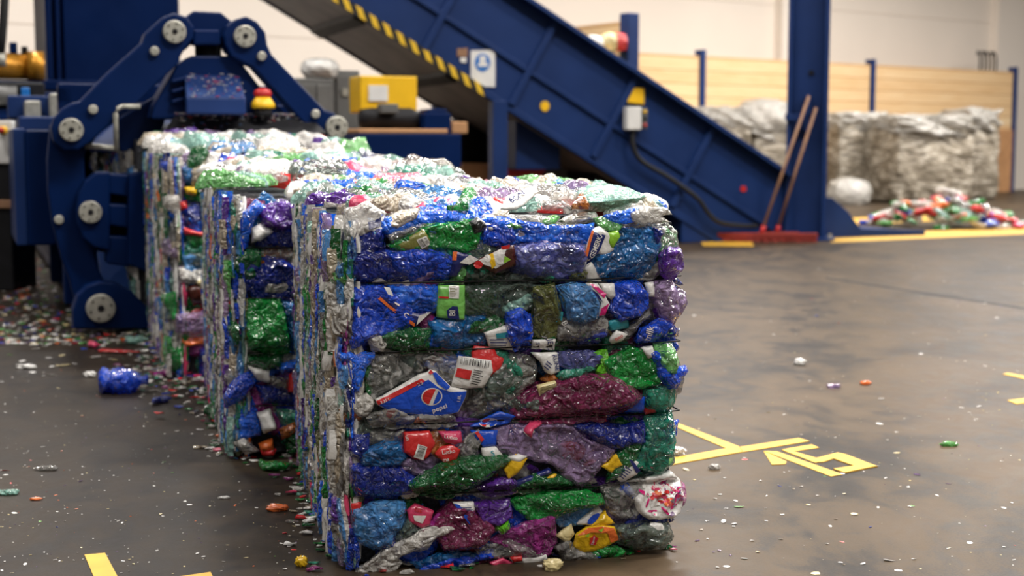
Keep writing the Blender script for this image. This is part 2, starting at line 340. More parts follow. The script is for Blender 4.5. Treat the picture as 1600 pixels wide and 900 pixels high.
MIXS = ['milky'] * 16 + ['label_white'] * 5 + ['clear'] * 2 + ['bright_blue'] * 3 + ['light_blue'] * 3 + ['label_white'] * 5 + ['grey'] * 4 + ['beige'] * 5 + ['aqua'] * 4 + ['green'] * 4 + ['dark_green'] * 3 + ['blue'] * 5 + ['navy'] * 2 + ['light_blue'] * 4 + ['purple'] * 3 + ['lilac'] * 4 + ['label_orange'] * 1 + ['label_red', 'label_pink', 'magenta', 'teal', 'teal', 'light_green', 'olive']

class Bale:
    def __init__(s, fl, yaw, W, H, L, label, wires, crown, seed, bul=.012):
        s.W, s.H, s.L, s.crown, s.wires, s.bul = W, H, L, crown, wires, bul; s.rnd = random.Random(seed); s.seed = seed * 1000
        s.u = Vector((math.cos(yaw), math.sin(yaw), 0)); s.n = Vector((-math.sin(yaw), math.cos(yaw), 0)); s.fl = fl
        s.o = fl + s.u * (W / 2) + s.n * (L / 2)
        s.root = thing('pressed_bottle_bale', s.o, yaw, label, 'bale', 'pressed plastic bottle bales in the row')
        s.k = 0
        # core coloured dark so the gaps between pieces look shaded
        nx, nz = 10, 12
        mb = MB(); mb.box(-W / 2 + .012, W / 2 - .012, -L / 2 + .014, L / 2 - .014, .012, H - .01); mb.build('compressed_core', M_CORE, s.root)
    def pin(s, z):
        zz = [0] + s.wires + [s.H]
        for a, b in zip(zz, zz[1:]):
            if a <= z <= b:
                q = (z - a) / (b - a) * 2 - 1; return s.bul * (max(0, 1 - abs(q) ** 2.4)) ** .8
        return 0
    def topz(s, x, y): return s.H + s.crown * min(1, max(0, (y + s.L / 2) / s.L)) ** .7 * (1 - .35 * (2 * x / s.W) ** 2) + .012 * fbm((x, y), 5, s.seed)
    def front(s, u, z, h):
        if s.wires: h = min(h, .030 + 1.4 * min(abs(z - q) for q in s.wires))
        return (u, -s.L / 2 - h - s.pin(z) + .05 * max(0, abs(u) / (s.W / 2) - .9) ** 1.5 * 10, z)
    def back(s, u, z, h): return (u, s.L / 2 + h + s.pin(z), z)
    def left(s, y, z, h): return (-s.W / 2 - h - s.pin(z) * .35, y, z)
    def right(s, y, z, h): return (s.W / 2 + h + s.pin(z) * .8, y, z)
    def top(s, x, y, h): return (x, y, s.topz(x, y) + h)
    def px_front(s, px, py):
        p = plane_hit(px, py, s.fl, s.n) - s.o; return (p.dot(s.u), p.z)
    def px_top(s, px, py, z=None):
        p = gp(px, py, s.H + .03 if z is None else z) - s.o; return (max(-s.W / 2 - .03, min(s.W / 2 + .02, p.dot(s.u))), max(-s.L / 2 - .005, p.dot(s.n)))
    def piece(s, name, mat, face, poly, px=True, **kw):
        s.k += 1
        if px and face == 'front' and not name.startswith(('bottle_label', 'bottle_cap')):
            a_, b_ = sum(p[0] for p in poly) / len(poly), sum(p[1] for p in poly) / len(poly); poly = [(a_ + (x - a_) * 1.08, b_ + (y - b_) * 1.12) for x, y in poly]
        if px: poly = [(s.px_front if face == 'front' else s.px_top)(*p) for p in poly]
        kw.setdefault('seed', s.seed + s.k)
        fr = getattr(s, face)
        o, hf = patch(name, PET[mat], s.root, fr, poly, **kw)
        c = (sum(p[0] for p in poly) / len(poly), sum(p[1] for p in poly) / len(poly))
        return dict(o=o, hf=hf, fr=fr, c=c)
    def wire(s, z, wob=.004):
        W, L = s.W / 2 + .008, s.L / 2 + .034; pts = []
        for (x0, y0), (x1, y1) in zip(((-W, -L), (W, -L), (W, L), (-W, L)), ((W, -L), (W, L), (-W, L), (-W, -L))):
            for i in range(24):
                q = i / 24; x, y = x0 + (x1 - x0) * q, y0 + (y1 - y0) * q
                if abs(y + L) < 1e-6: y += .03 * abs(2 * q - 1) ** 5
                pts.append((x, y, z + wob * fbm((x + y, z), 6, s.seed)))
        pts.append(pts[0]); MB().tube(pts, .0021, 6).build('baling_wire', M_WIRE, s.root, True)
    def fill(s, face, n, mix, name, size, us, vs, res=.011, h0=(0, .006), bulge=.016, crum=.008, elong=1.6, tilt=.6, double=False, avoid=None):
        for _ in range(n):
            r = s.rnd; a = r.uniform(*size); b = a / r.uniform(1.1, elong * 1.3); u_, v_ = r.uniform(*us), r.uniform(*vs)
            while avoid and abs(u_ - avoid[0]) < avoid[2] + a and abs(v_ - avoid[1]) < avoid[3] + b * .8: u_, v_ = r.uniform(*us), r.uniform(*vs)
            s.piece(name, r.choice(mix), face, rpoly(r, u_, v_, a, b, r.gauss(0, tilt)), px=False, h0=r.uniform(*h0), bulge=bulge * r.uniform(.6, 1.3), crum=crum, res=res, double=double, rag=.008)
    def slivers(s, face, n, zr, ur, keep=95, mix=MIXS, hh=(.05, .3), ww=(.006, .024)):
        r = s.rnd; S_ = []
        for _ in range(n): S_.append((r.uniform(*hh), r.uniform(*ww), r.uniform(*ur), r.uniform(*zr), r.choice(mix), r.uniform(0, .028), r.random()))
        S_.sort(key=lambda q: -q[0] * q[1]); fr = getattr(s, face); rest = {}
        names = sorted(set(mix)); rest = MB()
        for i, (h, wd, u, z, m, off, sd) in enumerate(S_):
            z0, z1 = max(.01, z - h / 2), min(zr[1] + .03, z + h / 2); k = max(4, int((z1 - z0) / .018)); lean = r.gauss(0, .05); vs = []
            for j in range(k + 1):
                q = j / k; zz = z0 + (z1 - z0) * q; wv = .006 * fbm((u, zz), 22, sd * 50) + lean * (q - .5) * h; wt = wd * (.45 + .55 * math.sin(math.pi * min(max(q, .06), .94)))
                for e, dh in ((-1, -.012), (-.45, .004), (.1, .009), (.55, .003), (1, -.012)):
                    vs.append(fr(u + wv + e * wt, zz, off + dh * (1 + .5 * fbm((u * 3, zz), 40, sd * 90)) + .006 * fbm((u, zz), 60, sd * 33)))
            fs = [(j * 5 + a, j * 5 + a + 1, j * 5 + a + 6, j * 5 + a + 5) for j in range(k) for a in range(4)]
            if i < keep: MB().add(vs, fs).build('bottle_edge', PET[m], s.root, True)
            else: rest.add(vs, fs, names.index(m))
        o = rest.build('layered_plastic_edges', [PET[m] for m in names], s.root, True); o['kind'] = 'stuff'

# text and prints on labels ------------------------------------------------
def txt_polys(body):
    c = bpy.data.curves.new('lettering', 'FONT'); c.body = body; c.size = 1; c.align_x = 'CENTER'; c.align_y = 'CENTER'; c.resolution_u = 3; c.offset = .012
    o = bpy.data.objects.new('lettering', c); C.objects.link(o); me = bpy.data.meshes.new_from_object(o.evaluated_get(bpy.context.evaluated_depsgraph_get()))
    C.objects.unlink(o); bpy.data.objects.remove(o)
    return [(v.co.x, v.co.y) for v in me.vertices], [tuple(p.vertices) for p in me.polygons]
def put(lab, name, mat, V, F, lift=.0022):
    vs = [lab['fr'](u, v, lab['hf'](u, v) + lift) for u, v in V]
    return MB().add(vs, F).build(name, PET[mat], lab['o'])
def lettering(B, lab, body, px, py, size, ang, mat='label_white', lift=.0026, sx=1.):
    """size: letter height in pixels, ang: degrees anticlockwise"""
    V, F = txt_polys(body); c, s_ = math.cos(R(ang)), math.sin(R(ang)); k = size / .72
    put(lab, 'lettering', mat, [B.px_front(px + k * (x * sx * c - y * s_), py - k * (x * sx * s_ + y * c)) for x, y in V], F, lift)
def shape(B, lab, pts, mat, name='printed_patch', lift=.0022, res=7):
    P = []
    n = len(pts)
    for i in range(n):
        a, b = pts[i], pts[(i + 1) % n]; k = max(1, int(math.hypot(b[0] - a[0], b[1] - a[1]) / res))
        P += [(a[0] + (b[0] - a[0]) * j / k, a[1] + (b[1] - a[1]) * j / k) for j in range(k)]
    A = np.array(P); lo, hi = A.min(0), A.max(0); gx, gy = np.meshgrid(np.arange(lo[0], hi[0], res), np.arange(lo[1], hi[1], res)); G = np.stack([gx.ravel(), gy.ravel()], 1)
    G = G[inside(G, P)] if len(G) else G
    if len(G): G = G[seg_dist(G, P) > res * .4]
    vs, _, fs, *_r = delaunay_2d_cdt([Vector(p) for p in P] + [Vector(p) for p in G], [], [list(range(len(P)))], 1, 1e-6)
    put(lab, name, mat, [B.px_front(p.x, p.y) for p in vs], [tuple(f) for f in fs], lift)
def ell(cx, cy, a, b, ang=0, t0=0, t1=360, n=20):
    c, s_ = math.cos(R(ang)), math.sin(R(ang)); o = []
    m = n if t1 - t0 >= 360 else n + 1
    for i in range(m):
        t = R(t0 + (t1 - t0) * i / n); x, y = a * math.cos(t), b * math.sin(t); o.append((cx + x * c - y * s_, cy - (x * s_ + y * c)))
    return o
def barcode(B, lab, p0, p1, p2, n=16, seed=1):
    """bars between corner p0, p0->p1 across the bars, p0->p2 along them (pixels)"""
    r = random.Random(seed); V = []; F = []; q = 0.
    a = Vector(p0); e = Vector(p1) - a; f = Vector(p2) - a
    while q < .97:
        wd = r.choice((.015, .02, .035)); wd = min(wd, 1 - q)
        b = len(V); V += [a + e * q, a + e * (q + wd), a + e * (q + wd) + f * .5, a + e * q + f * .5, a + e * (q + wd) + f, a + e * q + f]; F += [(b, b + 1, b + 2, b + 3), (b + 3, b + 2, b + 4, b + 5)]; q += wd + r.choice((.02, .03, .05))
    put(lab, 'barcode', 'label_black', [B.px_front(*p) for p in V], F, .0026)
def textlines(B, lab, p0, p1, p2, n, mat='label_navy'):
    """n thin printed rules standing for small print, from p0 to p1, stepping to p2"""
    V = []; F = []; a = Vector(p0); e = Vector(p1) - a; f = Vector(p2) - a; r = random.Random(n)
    for i in range(n):
        k = i / n; b = len(V); q = .6 + .4 * r.random(); V += [a + f * k, a + f * k + e * q, a + f * (k + .35 / n) + e * q, a + f * (k + .35 / n)]; F.append((b, b + 1, b + 2, b + 3))
    put(lab, 'small_print', mat, [B.px_front(*p) for p in V], F, .0026)
def globe(B, lab, cx, cy, a, b, ang):
    shape(B, lab, ell(cx, cy, a * 1.14, b * 1.14, ang), 'label_white', 'logo_ring', .0022)
    shape(B, lab, ell(cx, cy, a, b, ang, 60, 245), 'label_red', 'logo_red_wave', .0032)
    shape(B, lab, ell(cx, cy, a, b, ang, 270, 400), 'label_blue', 'logo_blue_wave', .0032)

# ---------------------------------------------------------------- the nearest bale
YAW1 = R(12.9)
B1 = Bale(gp(539, 889), YAW1, .865, .865, 1.2, 'nearest bale of pressed plastic bottles, blue and purple front with a cola label', [], .05, 11)
fz = lambda px, py: B1.px_front(px, py)[1]
B1.wires = [fz(547, 775), fz(547, 663), fz(547, 549), fz(547, 442)]
B1.fill('front', 92, MIXF, 'flattened_bottle', (.05, .1), (-.41, .41), (.04, .83), res=.009, h0=(-.008, .002), bulge=.009, crum=.009, tilt=.4)
B1.slivers('front', 150, (.03, .84), (-.44, -.395), keep=0, ww=(.006, .016), hh=(.04, .16))
L = {}
def fp(name, mat, layer, pts, key=None, **kw):
    kw['bulge'] = kw.get('bulge', .014) * (.45 if name != 'bottle_base' else .75); kw['crum'] = kw.get('crum', .0065) * 1.2; kw.setdefault('res', .0065); kw.setdefault('round_r', .016); kw.setdefault('rag', .005)
    r = B1.piece(name, mat, 'front', pts, h0=layer * .006 + B1.k * .00004, **kw)
    if key: L[key] = r
    return r
cb, bl = 'crushed_bottle', 'bottle_label'
LAB = dict(bulge=.006, folds=.04, tilt_h=.03, crum=.0022, rag=.001, res=.008, round_r=.012)
# --- first layer (top)
fp(cb, 'navy', 0, [(549, 395), (590, 388), (650, 385), (700, 392), (722, 412), (702, 441), (550, 443)])
fp(cb, 'blue', 1, [(600, 392), (650, 384), (712, 400), (706, 436), (640, 440), (606, 420)])
fp(cb, 'navy', 1, [(553, 378), (562, 362), (596, 347), (602, 365), (600, 386), (577, 397), (552, 404)])
fp(cb, 'bright_blue', 1, [(596, 343), (640, 333), (672, 330), (736, 336), (737, 347), (700, 353), (650, 357), (610, 369), (597, 363)])
fp(cb, 'light_blue', 1, [(660, 334), (735, 337), (752, 346), (738, 349), (690, 348)], bulge=.01)
fp('plastic_film', 'milky', 2, [(538, 330), (575, 318), (600, 336), (588, 350), (566, 360), (552, 378), (540, 372)])
r = fp(bl, 'label_white', 3, [(562, 352), (590, 340), (599, 338), (594, 354), (572, 361)], **LAB); shape(B1, r, [(573, 346), (594, 339), (591, 352), (574, 358)], 'label_navy')
r = fp(cb, 'green', 3, [(606, 380), (626, 371), (664, 352), (700, 347), (732, 343), (748, 352), (744, 368), (737, 388), (722, 391), (690, 386), (650, 389), (624, 390)], bulge=.024, crum=.008)
fp('bottle_neck', 'cap_black', 4, [(731, 347), (743, 338), (752, 345), (756, 353), (746, 361), (735, 362)], bulge=.02, crum=.01)
fp(cb, 'clear', 4, [(604, 366), (640, 353), (664, 350), (658, 356), (628, 368), (610, 377)], bulge=.008)
r = fp(bl, 'label_olive', 4, [(613, 386), (632, 371), (658, 356), (668, 373), (664, 388), (640, 390)], **LAB)
shape(B1, r, [(646, 373), (662, 367), (668, 380), (655, 387)], 'label_white'); barcode(B1, r, (648, 374), (661, 369), (655, 385), 12)
fp(cb, 'bright_blue', 2, [(738, 393), (744, 371), (752, 348), (762, 341), (800, 343), (850, 352), (902, 352), (916, 348), (914, 371), (904, 380), (860, 379), (812, 378), (790, 386), (752, 396)], bulge=.025)
fp(cb, 'blue', 3, [(756, 352), (795, 356), (800, 374), (772, 384), (752, 378)], bulge=.012)
r = fp(bl, 'label_brown', 5, [(728, 408), (745, 402), (775, 388), (797, 381), (801, 412), (768, 426), (750, 415)], **LAB)
shape(B1, r, [(742, 404), (775, 387), (787, 381), (781, 396), (790, 404), (768, 417), (748, 410)], 'label_white')
shape(B1, r, [(756, 396), (764, 393), (768, 412), (762, 418)], 'label_yellow', lift=.003); shape(B1, r, ell(741, 411, 7, 6), 'label_red', lift=.003)
shape(B1, r, ell(755, 401, 5, 6), 'label_white', lift=.0034); shape(B1, r, ell(774, 404, 6, 6), 'label_white', lift=.0034)
shape(B1, r, [(781, 397), (791, 403), (780, 409)], 'label_leaf', lift=.0034); shape(B1, r, [(776, 383), (790, 380), (789, 386), (778, 388)], 'label_red', lift=.003)
r = fp(bl, 'label_navy', 5, [(701, 411), (703, 390), (725, 395), (744, 403), (730, 411), (717, 414), (709, 430), (697, 430)], **LAB)
shape(B1, r, [(702, 391), (709, 391), (707, 404), (701, 404)], 'label_orange'); shape(B1, r, [(712, 408), (728, 396), (742, 403), (728, 411)], 'label_white')
fp(cb, 'violet', 3, [(799, 385), (850, 378), (904, 382), (908, 398), (902, 424), (870, 434), (830, 432), (799, 421)], bulge=.022)
fp(cb, 'smoke', 2, [(722, 417), (752, 417), (772, 428), (830, 420), (872, 430), (880, 439), (722, 441)])
fp(cb, 'teal_blue', 2, [(924, 402), (942, 362), (980, 358), (1024, 356), (1022, 385), (1014, 412), (1000, 432), (950, 434), (928, 432)], bulge=.026, crum=.008)
fp(cb, 'light_blue', 3, [(960, 392), (1005, 372), (1012, 392), (990, 412), (965, 408)], bulge=.012)
r = fp(bl, 'label_white', 5, [(905, 397), (911, 375), (917, 358), (930, 352), (948, 366), (951, 388), (938, 398), (926, 394), (910, 406)], 'merk', **LAB)
shape(B1, r, [(907, 397), (912, 377), (918, 360), (938, 366), (932, 380), (926, 393), (911, 404)], 'label_navy', lift=.002)
shape(B1, r, [(905, 397), (911, 375), (917, 358), (920, 360), (914, 377), (909, 398)], 'label_orange', lift=.0035)
lettering(B1, r, 'GEMERKA', 923, 381, 8, 67, 'label_white', .004, .86)
fp('plastic_film', 'light_green', 4, [(924, 341), (945, 339), (968, 350), (958, 362), (934, 357)])
r = fp(bl, 'label_leaf', 5, [(942, 362), (958, 358), (961, 368), (954, 378), (948, 388), (943, 376)], **LAB)
fp(cb, 'clear', 4, [(1014, 352), (1036, 349), (1051, 362), (1053, 382), (1032, 388), (1018, 384)], bulge=.02)
fp(cb, 'navy', 5, [(1012, 356), (1028, 354), (1030, 364), (1018, 378), (1014, 370)], bulge=.01)
fp('bottle_base', 'purple', 5, [(1022, 398), (1034, 386), (1052, 388), (1062, 400), (1061, 418), (1050, 432), (1036, 434), (1024, 420)], bulge=.034, crum=.012)
fp(cb, 'bright_blue', 4, [(938, 338), (962, 331), (985, 326), (997, 342), (972, 348), (950, 346)], bulge=.02, crum=.012)
fp('plastic_film', 'milky', 5, [(980, 334), (1000, 322), (1030, 324), (1042, 333), (1028, 336), (1036, 345), (1000, 348), (984, 344)], bulge=.02, crum=.012, double=True, folds=.05)
fp(cb, 'clear', 3, [(860, 352), (905, 350), (912, 362), (880, 366)])
fp(cb, 'olive', 4, [(884, 428), (898, 418), (912, 424), (908, 437), (888, 438)])
r = fp(bl, 'label_white', 4, [(906, 416), (918, 408), (932, 430), (934, 438), (912, 437)], **LAB)
fp(cb, 'grey', 4, [(992, 433), (1012, 414), (1025, 408), (1027, 424), (1012, 437)], bulge=.008)
r = fp(bl, 'label_white', 3, [(578, 441), (600, 424), (604, 440)], **LAB)
fp(cb, 'teal', 4, [(836, 436), (850, 424), (862, 432), (856, 440)])
# --- second layer
fp(cb, 'blue', 1, [(548, 446), (600, 445), (640, 468), (655, 500), (630, 514), (580, 524), (550, 542)], bulge=.02)
fp(cb, 'bright_blue', 2, [(606, 446), (680, 446), (679, 486), (655, 488), (632, 482), (613, 464)], bulge=.02, crum=.009)
fp(cb, 'navy', 1, [(548, 510), (575, 522), (572, 546), (550, 546)])
r = fp(bl, 'label_navy', 4, [(577, 447), (595, 445), (609, 464), (626, 483), (652, 487), (669, 483), (643, 507), (626, 494), (601, 475), (584, 460)], **LAB)
shape(B1, r, [(588, 458), (604, 473), (624, 488), (644, 502), (643, 507), (626, 495), (601, 476), (586, 463)], 'label_orange'); shape(B1, r, [(597, 446), (606, 447), (613, 464), (624, 478), (614, 472), (604, 460)], 'label_white'); shape(B1, r, [(650, 490), (669, 484), (646, 505)], 'label_white')
lettering(B1, r, 'C', 630, 489, 7, -35, 'label_white')
fp('plastic_film', 'light_green', 4, [(684, 441), (700, 434), (716, 412), (722, 420), (721, 441)], bulge=.008)
r = fp(bl, 'label_green', 4, [(681, 444), (722, 443), (721, 497), (678, 493)], **LAB)
shape(B1, r, [(697, 444), (713, 444), (712, 464), (697, 463)], 'label_white'); textlines(B1, r, (698, 445), (711, 445), (698, 462), 7, 'label_olive')
shape(B1, r, [(681, 460), (696, 461), (696, 464), (681, 463)], 'label_red'); shape(B1, r, [(693, 482), (702, 475), (710, 476), (713, 496), (695, 494)], 'label_navy'); lettering(B1, r, 'Bl', 702, 486, 9, 90, 'label_white', .0035)
fp(cb, 'smoke', 2, [(723, 445), (790, 443), (852, 446), (850, 462), (820, 482), (760, 496), (722, 491)], bulge=.02, crum=.01)
fp(cb, 'aqua', 3, [(782, 478), (822, 458), (846, 448), (850, 456), (820, 478), (790, 488)], bulge=.012)
fp(cb, 'dark_green', 3, [(588, 521), (640, 510), (668, 513), (666, 546), (630, 549), (600, 541)], bulge=.018)
fp(cb, 'milky', 4, [(569, 525), (590, 520), (600, 534), (596, 547), (578, 545)], bulge=.016, crum=.01)
fp(cb, 'teal_blue', 2, [(668, 500), (720, 494), (754, 488), (754, 536), (700, 541), (672, 531)], bulge=.02)
r = fp(bl, 'label_white', 4, [(752, 517), (786, 505), (800, 519), (801, 545), (762, 541)], **LAB); shape(B1, r, [(769, 518), (788, 515), (790, 524), (771, 526)], 'label_teal'); textlines(B1, r, (760, 527), (792, 527), (762, 540), 3)
fp('bottle_base', 'blue', 5, [(787, 488), (805, 480), (822, 489), (826, 515), (816, 534), (798, 541), (786, 520)], bulge=.03, crum=.012)
fp(cb, 'navy', 3, [(830, 446), (863, 445), (866, 454), (850, 458), (833, 456)])
fp(cb, 'olive', 3, [(828, 452), (860, 446), (872, 480), (876, 522), (858, 527), (828, 522)], bulge=.022)
fp(cb, 'clear', 4, [(830, 452), (858, 448), (860, 482), (830, 486)], bulge=.014)
fp('bottle_base', 'light_blue', 5, [(868, 448), (890, 441), (914, 446), (928, 470), (925, 490), (905, 500), (880, 492), (872, 470)], bulge=.03, crum=.012)
r = fp(bl, 'label_white', 6, [(909, 440), (926, 440), (944, 472), (935, 490), (925, 490), (931, 470), (916, 452)], **LAB); shape(B1, r, [(912, 440), (920, 441), (938, 456), (934, 462)], 'label_magenta'); shape(B1, r, [(930, 478), (942, 470), (936, 488), (927, 490)], 'label_magenta'); shape(B1, r, [(914, 447), (925, 456), (932, 468), (926, 464)], 'label_navy')
fp('bottle_label', 'label_white', 6, [(930, 441), (951, 440), (953, 458), (946, 465), (936, 456)], **LAB)
fp('bottle_base', 'blue', 4, [(955, 441), (990, 438), (1004, 455), (1003, 476), (990, 490), (960, 496), (945, 480), (951, 460)], bulge=.034, crum=.012)
fp(cb, 'lilac', 4, [(1010, 441), (1044, 439), (1053, 460), (1055, 480), (1047, 505), (1030, 495), (1014, 470)], bulge=.034, crum=.012)
fp('bottle_label', 'label_white', 6, [(1000, 440), (1012, 438), (1015, 461), (1004, 460)], **LAB)
fp(cb, 'clear', 4, [(880, 500), (930, 492), (944, 500), (940, 520), (892, 530), (868, 520)], bulge=.016)
r = fp(bl, 'grey', 4, [(865, 491), (889, 497), (887, 530), (866, 530)], **LAB); lettering(B1, r, 'Bli', 876, 504, 9, -60, 'label_white'); shape(B1, r, [(861, 482), (873, 484), (871, 497), (862, 500)], 'label_teal')
fp(cb, 'navy', 4, [(903, 522), (940, 512), (944, 520), (928, 535), (900, 538)])
r = fp(bl, 'label_teal', 5, [(943, 498), (972, 493), (975, 509), (946, 513)], **LAB)
r = fp(bl, 'label_white', 6, [(944, 529), (955, 512), (972, 518), (965, 528), (950, 535)], **LAB); lettering(B1, r, 'oxo', 957, 523, 6, 32, 'label_red')
fp(cb, 'grey', 5, [(965, 515), (1002, 484), (1006, 490), (985, 512), (970, 530)], bulge=.01)
r = fp(cb, 'blue', 5, [(986, 527), (994, 510), (1020, 497), (1040, 499), (1046, 508), (1030, 522), (1010, 531), (992, 533)], bulge=.022); lettering(B1, r, 'milk', 1004, 517, 10, 76, 'label_white', .003)
fp('bottle_neck', 'navy', 5, [(1030, 512), (1042, 505), (1055, 512), (1054, 522), (1044, 524), (1034, 522)], bulge=.02, crum=.01)
r = fp(bl, 'label_white', 5, [(827, 528), (862, 527), (860, 543), (826, 542)], **LAB); lettering(B1, r, 'JEC', 853, 535, 9, -84, 'label_navy'); lettering(B1, r, 'SS', 834, 535, 6, 90, 'label_navy')
# --- third layer
fp(cb, 'bright_blue', 4, [(530, 552), (582, 549), (580, 560), (568, 570), (562, 605), (552, 608), (548, 590), (547, 566), (532, 563)], bulge=.022, crum=.01)
fp(cb, 'dark_green', 2, [(566, 568), (578, 562), (580, 612), (570, 620)])
fp(cb, 'clear', 2, [(582, 555), (640, 551), (662, 575), (640, 588), (610, 602), (580, 622), (574, 590)], bulge=.02, crum=.01)
fp(cb, 'clear', 2, [(642, 553), (702, 549), (713, 560), (705, 592), (690, 592), (666, 574)], bulge=.018, crum=.009)
r = fp(bl, 'label_white', 5, [(583, 620), (600, 611), (651, 581), (664, 578), (668, 573), (676, 576), (699, 599), (724, 605), (722, 615), (711, 639), (701, 642), (671, 645), (641, 642), (622, 640), (599, 634), (585, 627)], 'cola', folds=.03, tilt_h=.02, bulge=.008, crum=.0022, rag=.001, res=.007, round_r=.012)
shape(B1, r, [(586, 626), (655, 592), (664, 588), (681, 601), (698, 607), (723, 606), (721, 615), (710, 638), (701, 641), (671, 644), (641, 641), (622, 639), (599, 633)], 'label_blue', lift=.0016, res=5)
shape(B1, r, [(583, 621), (653, 586), (659, 590), (587, 627)], 'label_red', lift=.003, res=5); shape(B1, r, [(670, 577), (676, 577), (698, 599), (692, 604), (678, 594)], 'label_blue', lift=.002)
shape(B1, r, [(664, 577), (668, 573), (672, 577), (667, 580)], 'label_red', lift=.003)
globe(B1, r, 669, 614, 14.5, 12, 8); lettering(B1, r, 'pepsi', 681, 632, 7.5, 20, 'label_white', .0036, 1.15)
lettering(B1, r, '2.25 L', 597, 620, 4.5, 25, 'label_white', .0045); lettering(B1, r, '2.2', 651, 594, 5, 27, 'label_white', .0045)
lettering(B1, r, '1.8L', 711, 617, 5, 84, 'label_white', .0036)
r = fp(bl, 'label_white', 5, [(594, 637), (612, 629), (628, 636), (626, 644), (612, 652), (598, 648)], **LAB); globe(B1, r, 610, 641, 11, 8, 0)
fp(bl, 'label_blue', 4, [(616, 640), (644, 642), (655, 650), (640, 660), (616, 662)], **LAB)
fp(cb, 'clear', 6, [(572, 648), (586, 638), (612, 634), (634, 644), (660, 641), (700, 645), (706, 660), (640, 662), (580, 662)], bulge=.014)
fp(bl, 'label_orange', 6, [(643, 656), (649, 646), (664, 659)], **LAB)
fp(cb, 'milky', 3, [(548, 618), (570, 612), (582, 626), (572, 645), (556, 650), (548, 640)], bulge=.018, crum=.012)
fp(cb, 'amber', 2, [(530, 642), (556, 636), (566, 648), (552, 662), (536, 658)])
r = fp(bl, 'label_red', 4, [(733, 548), (738, 538), (768, 540), (772, 552), (783, 557), (777, 572), (760, 584), (735, 576)], **LAB)
r = fp(bl, 'label_white', 5, [(713, 553), (762, 559), (764, 576), (749, 601), (722, 602), (701, 599), (704, 584)], **LAB)
barcode(B1, r, (715, 554), (760, 560), (713, 564), 24, 4); shape(B1, r, [(709, 570), (731, 574), (727, 588), (705, 583)], 'label_red'); textlines(B1, r, (734, 572), (752, 576), (728, 596), 7, 'label_black')
fp(cb, 'clear', 3, [(768, 572), (800, 552), (828, 558), (832, 576), (826, 592), (800, 618), (768, 636), (742, 642), (738, 618), (755, 596)], bulge=.024, crum=.008)
fp(cb, 'smoke', 4, [(757, 590), (790, 570), (800, 590), (775, 615), (752, 620)], bulge=.012)
r = fp(bl, 'label_white', 5, [(825, 548), (864, 547), (867, 576), (854, 581), (845, 577), (838, 562)], **LAB); lettering(B1, r, 'RUNE', 861, 562, 7, -80, 'label_navy'); textlines(B1, r, (842, 568), (852, 576), (848, 556), 3)
fp(cb, 'violet', 3, [(866, 548), (920, 546), (940, 555), (918, 570), (885, 573), (868, 566)], bulge=.018)
fp(cb, 'teal', 3, [(864, 582), (880, 572), (916, 565), (926, 576), (900, 586), (872, 590)])
fp(cb, 'lime', 3, [(922, 549), (944, 546), (952, 584), (926, 578), (934, 564)], bulge=.01)
fp(cb, 'green', 4, [(938, 562), (980, 541), (1004, 546), (1020, 570), (1025, 588), (1005, 599), (984, 602), (956, 590), (944, 576)], bulge=.024, crum=.01)
fp('bottle_label', 'label_white', 5, [(995, 540), (1012, 537), (1016, 552), (1004, 556)], **LAB)
fp('bottle_base', 'light_green', 4, [(1016, 536), (1044, 535), (1052, 558), (1046, 578), (1028, 576), (1018, 556)], bulge=.034, crum=.012)
fp(cb, 'blue', 6, [(1010, 552), (1020, 547), (1032, 568), (1048, 580), (1058, 586), (1048, 600), (1036, 602), (1022, 588)], bulge=.02, crum=.012)
fp('bottle_neck', 'blue', 7, [(1046, 580), (1054, 570), (1064, 568), (1068, 577), (1060, 584), (1052, 588)], bulge=.02, crum=.012)
fp(cb, 'maroon', 3, [(788, 636), (800, 616), (835, 601), (862, 590), (890, 584), (940, 584), (978, 604), (986, 615), (962, 636), (930, 650), (870, 656), (800, 656)], bulge=.03, crum=.007)
fp(cb, 'smoke', 4, [(896, 587), (938, 586), (972, 604), (964, 616), (930, 612), (904, 604)], bulge=.012)
r = fp(bl, 'label_cream', 6, [(832, 597), (860, 590), (863, 612), (836, 618)], **LAB); barcode(B1, r, (835, 600), (834.5, 614), (860, 593), 14, 6)
fp(bl, 'grey', 5, [(836, 622), (866, 616), (867, 645), (840, 652)], **LAB)
fp(cb, 'smoke', 4, [(782, 632), (800, 620), (836, 618), (838, 650), (800, 657), (782, 650)], bulge=.016)
fp(cb, 'amber', 3, [(838, 588), (858, 578), (866, 588), (850, 596)])
fp(cb, 'teal', 3, [(1000, 607), (1044, 592), (1052, 615), (1046, 634), (1022, 640), (1000, 632)], bulge=.028)
fp(bl, 'label_blue', 6, [(962, 626), (975, 613), (997, 615), (998, 640), (960, 639)], **LAB)
fp(bl, 'label_red', 5, [(1000, 634), (1020, 632), (1018, 642), (1002, 644)], **LAB)
r = fp(bl, 'label_blue', 5, [(730, 662), (752, 650), (775, 638), (802, 646), (790, 656), (770, 660), (740, 662)], **LAB); globe(B1, r, 758, 655, 13, 6, 6)
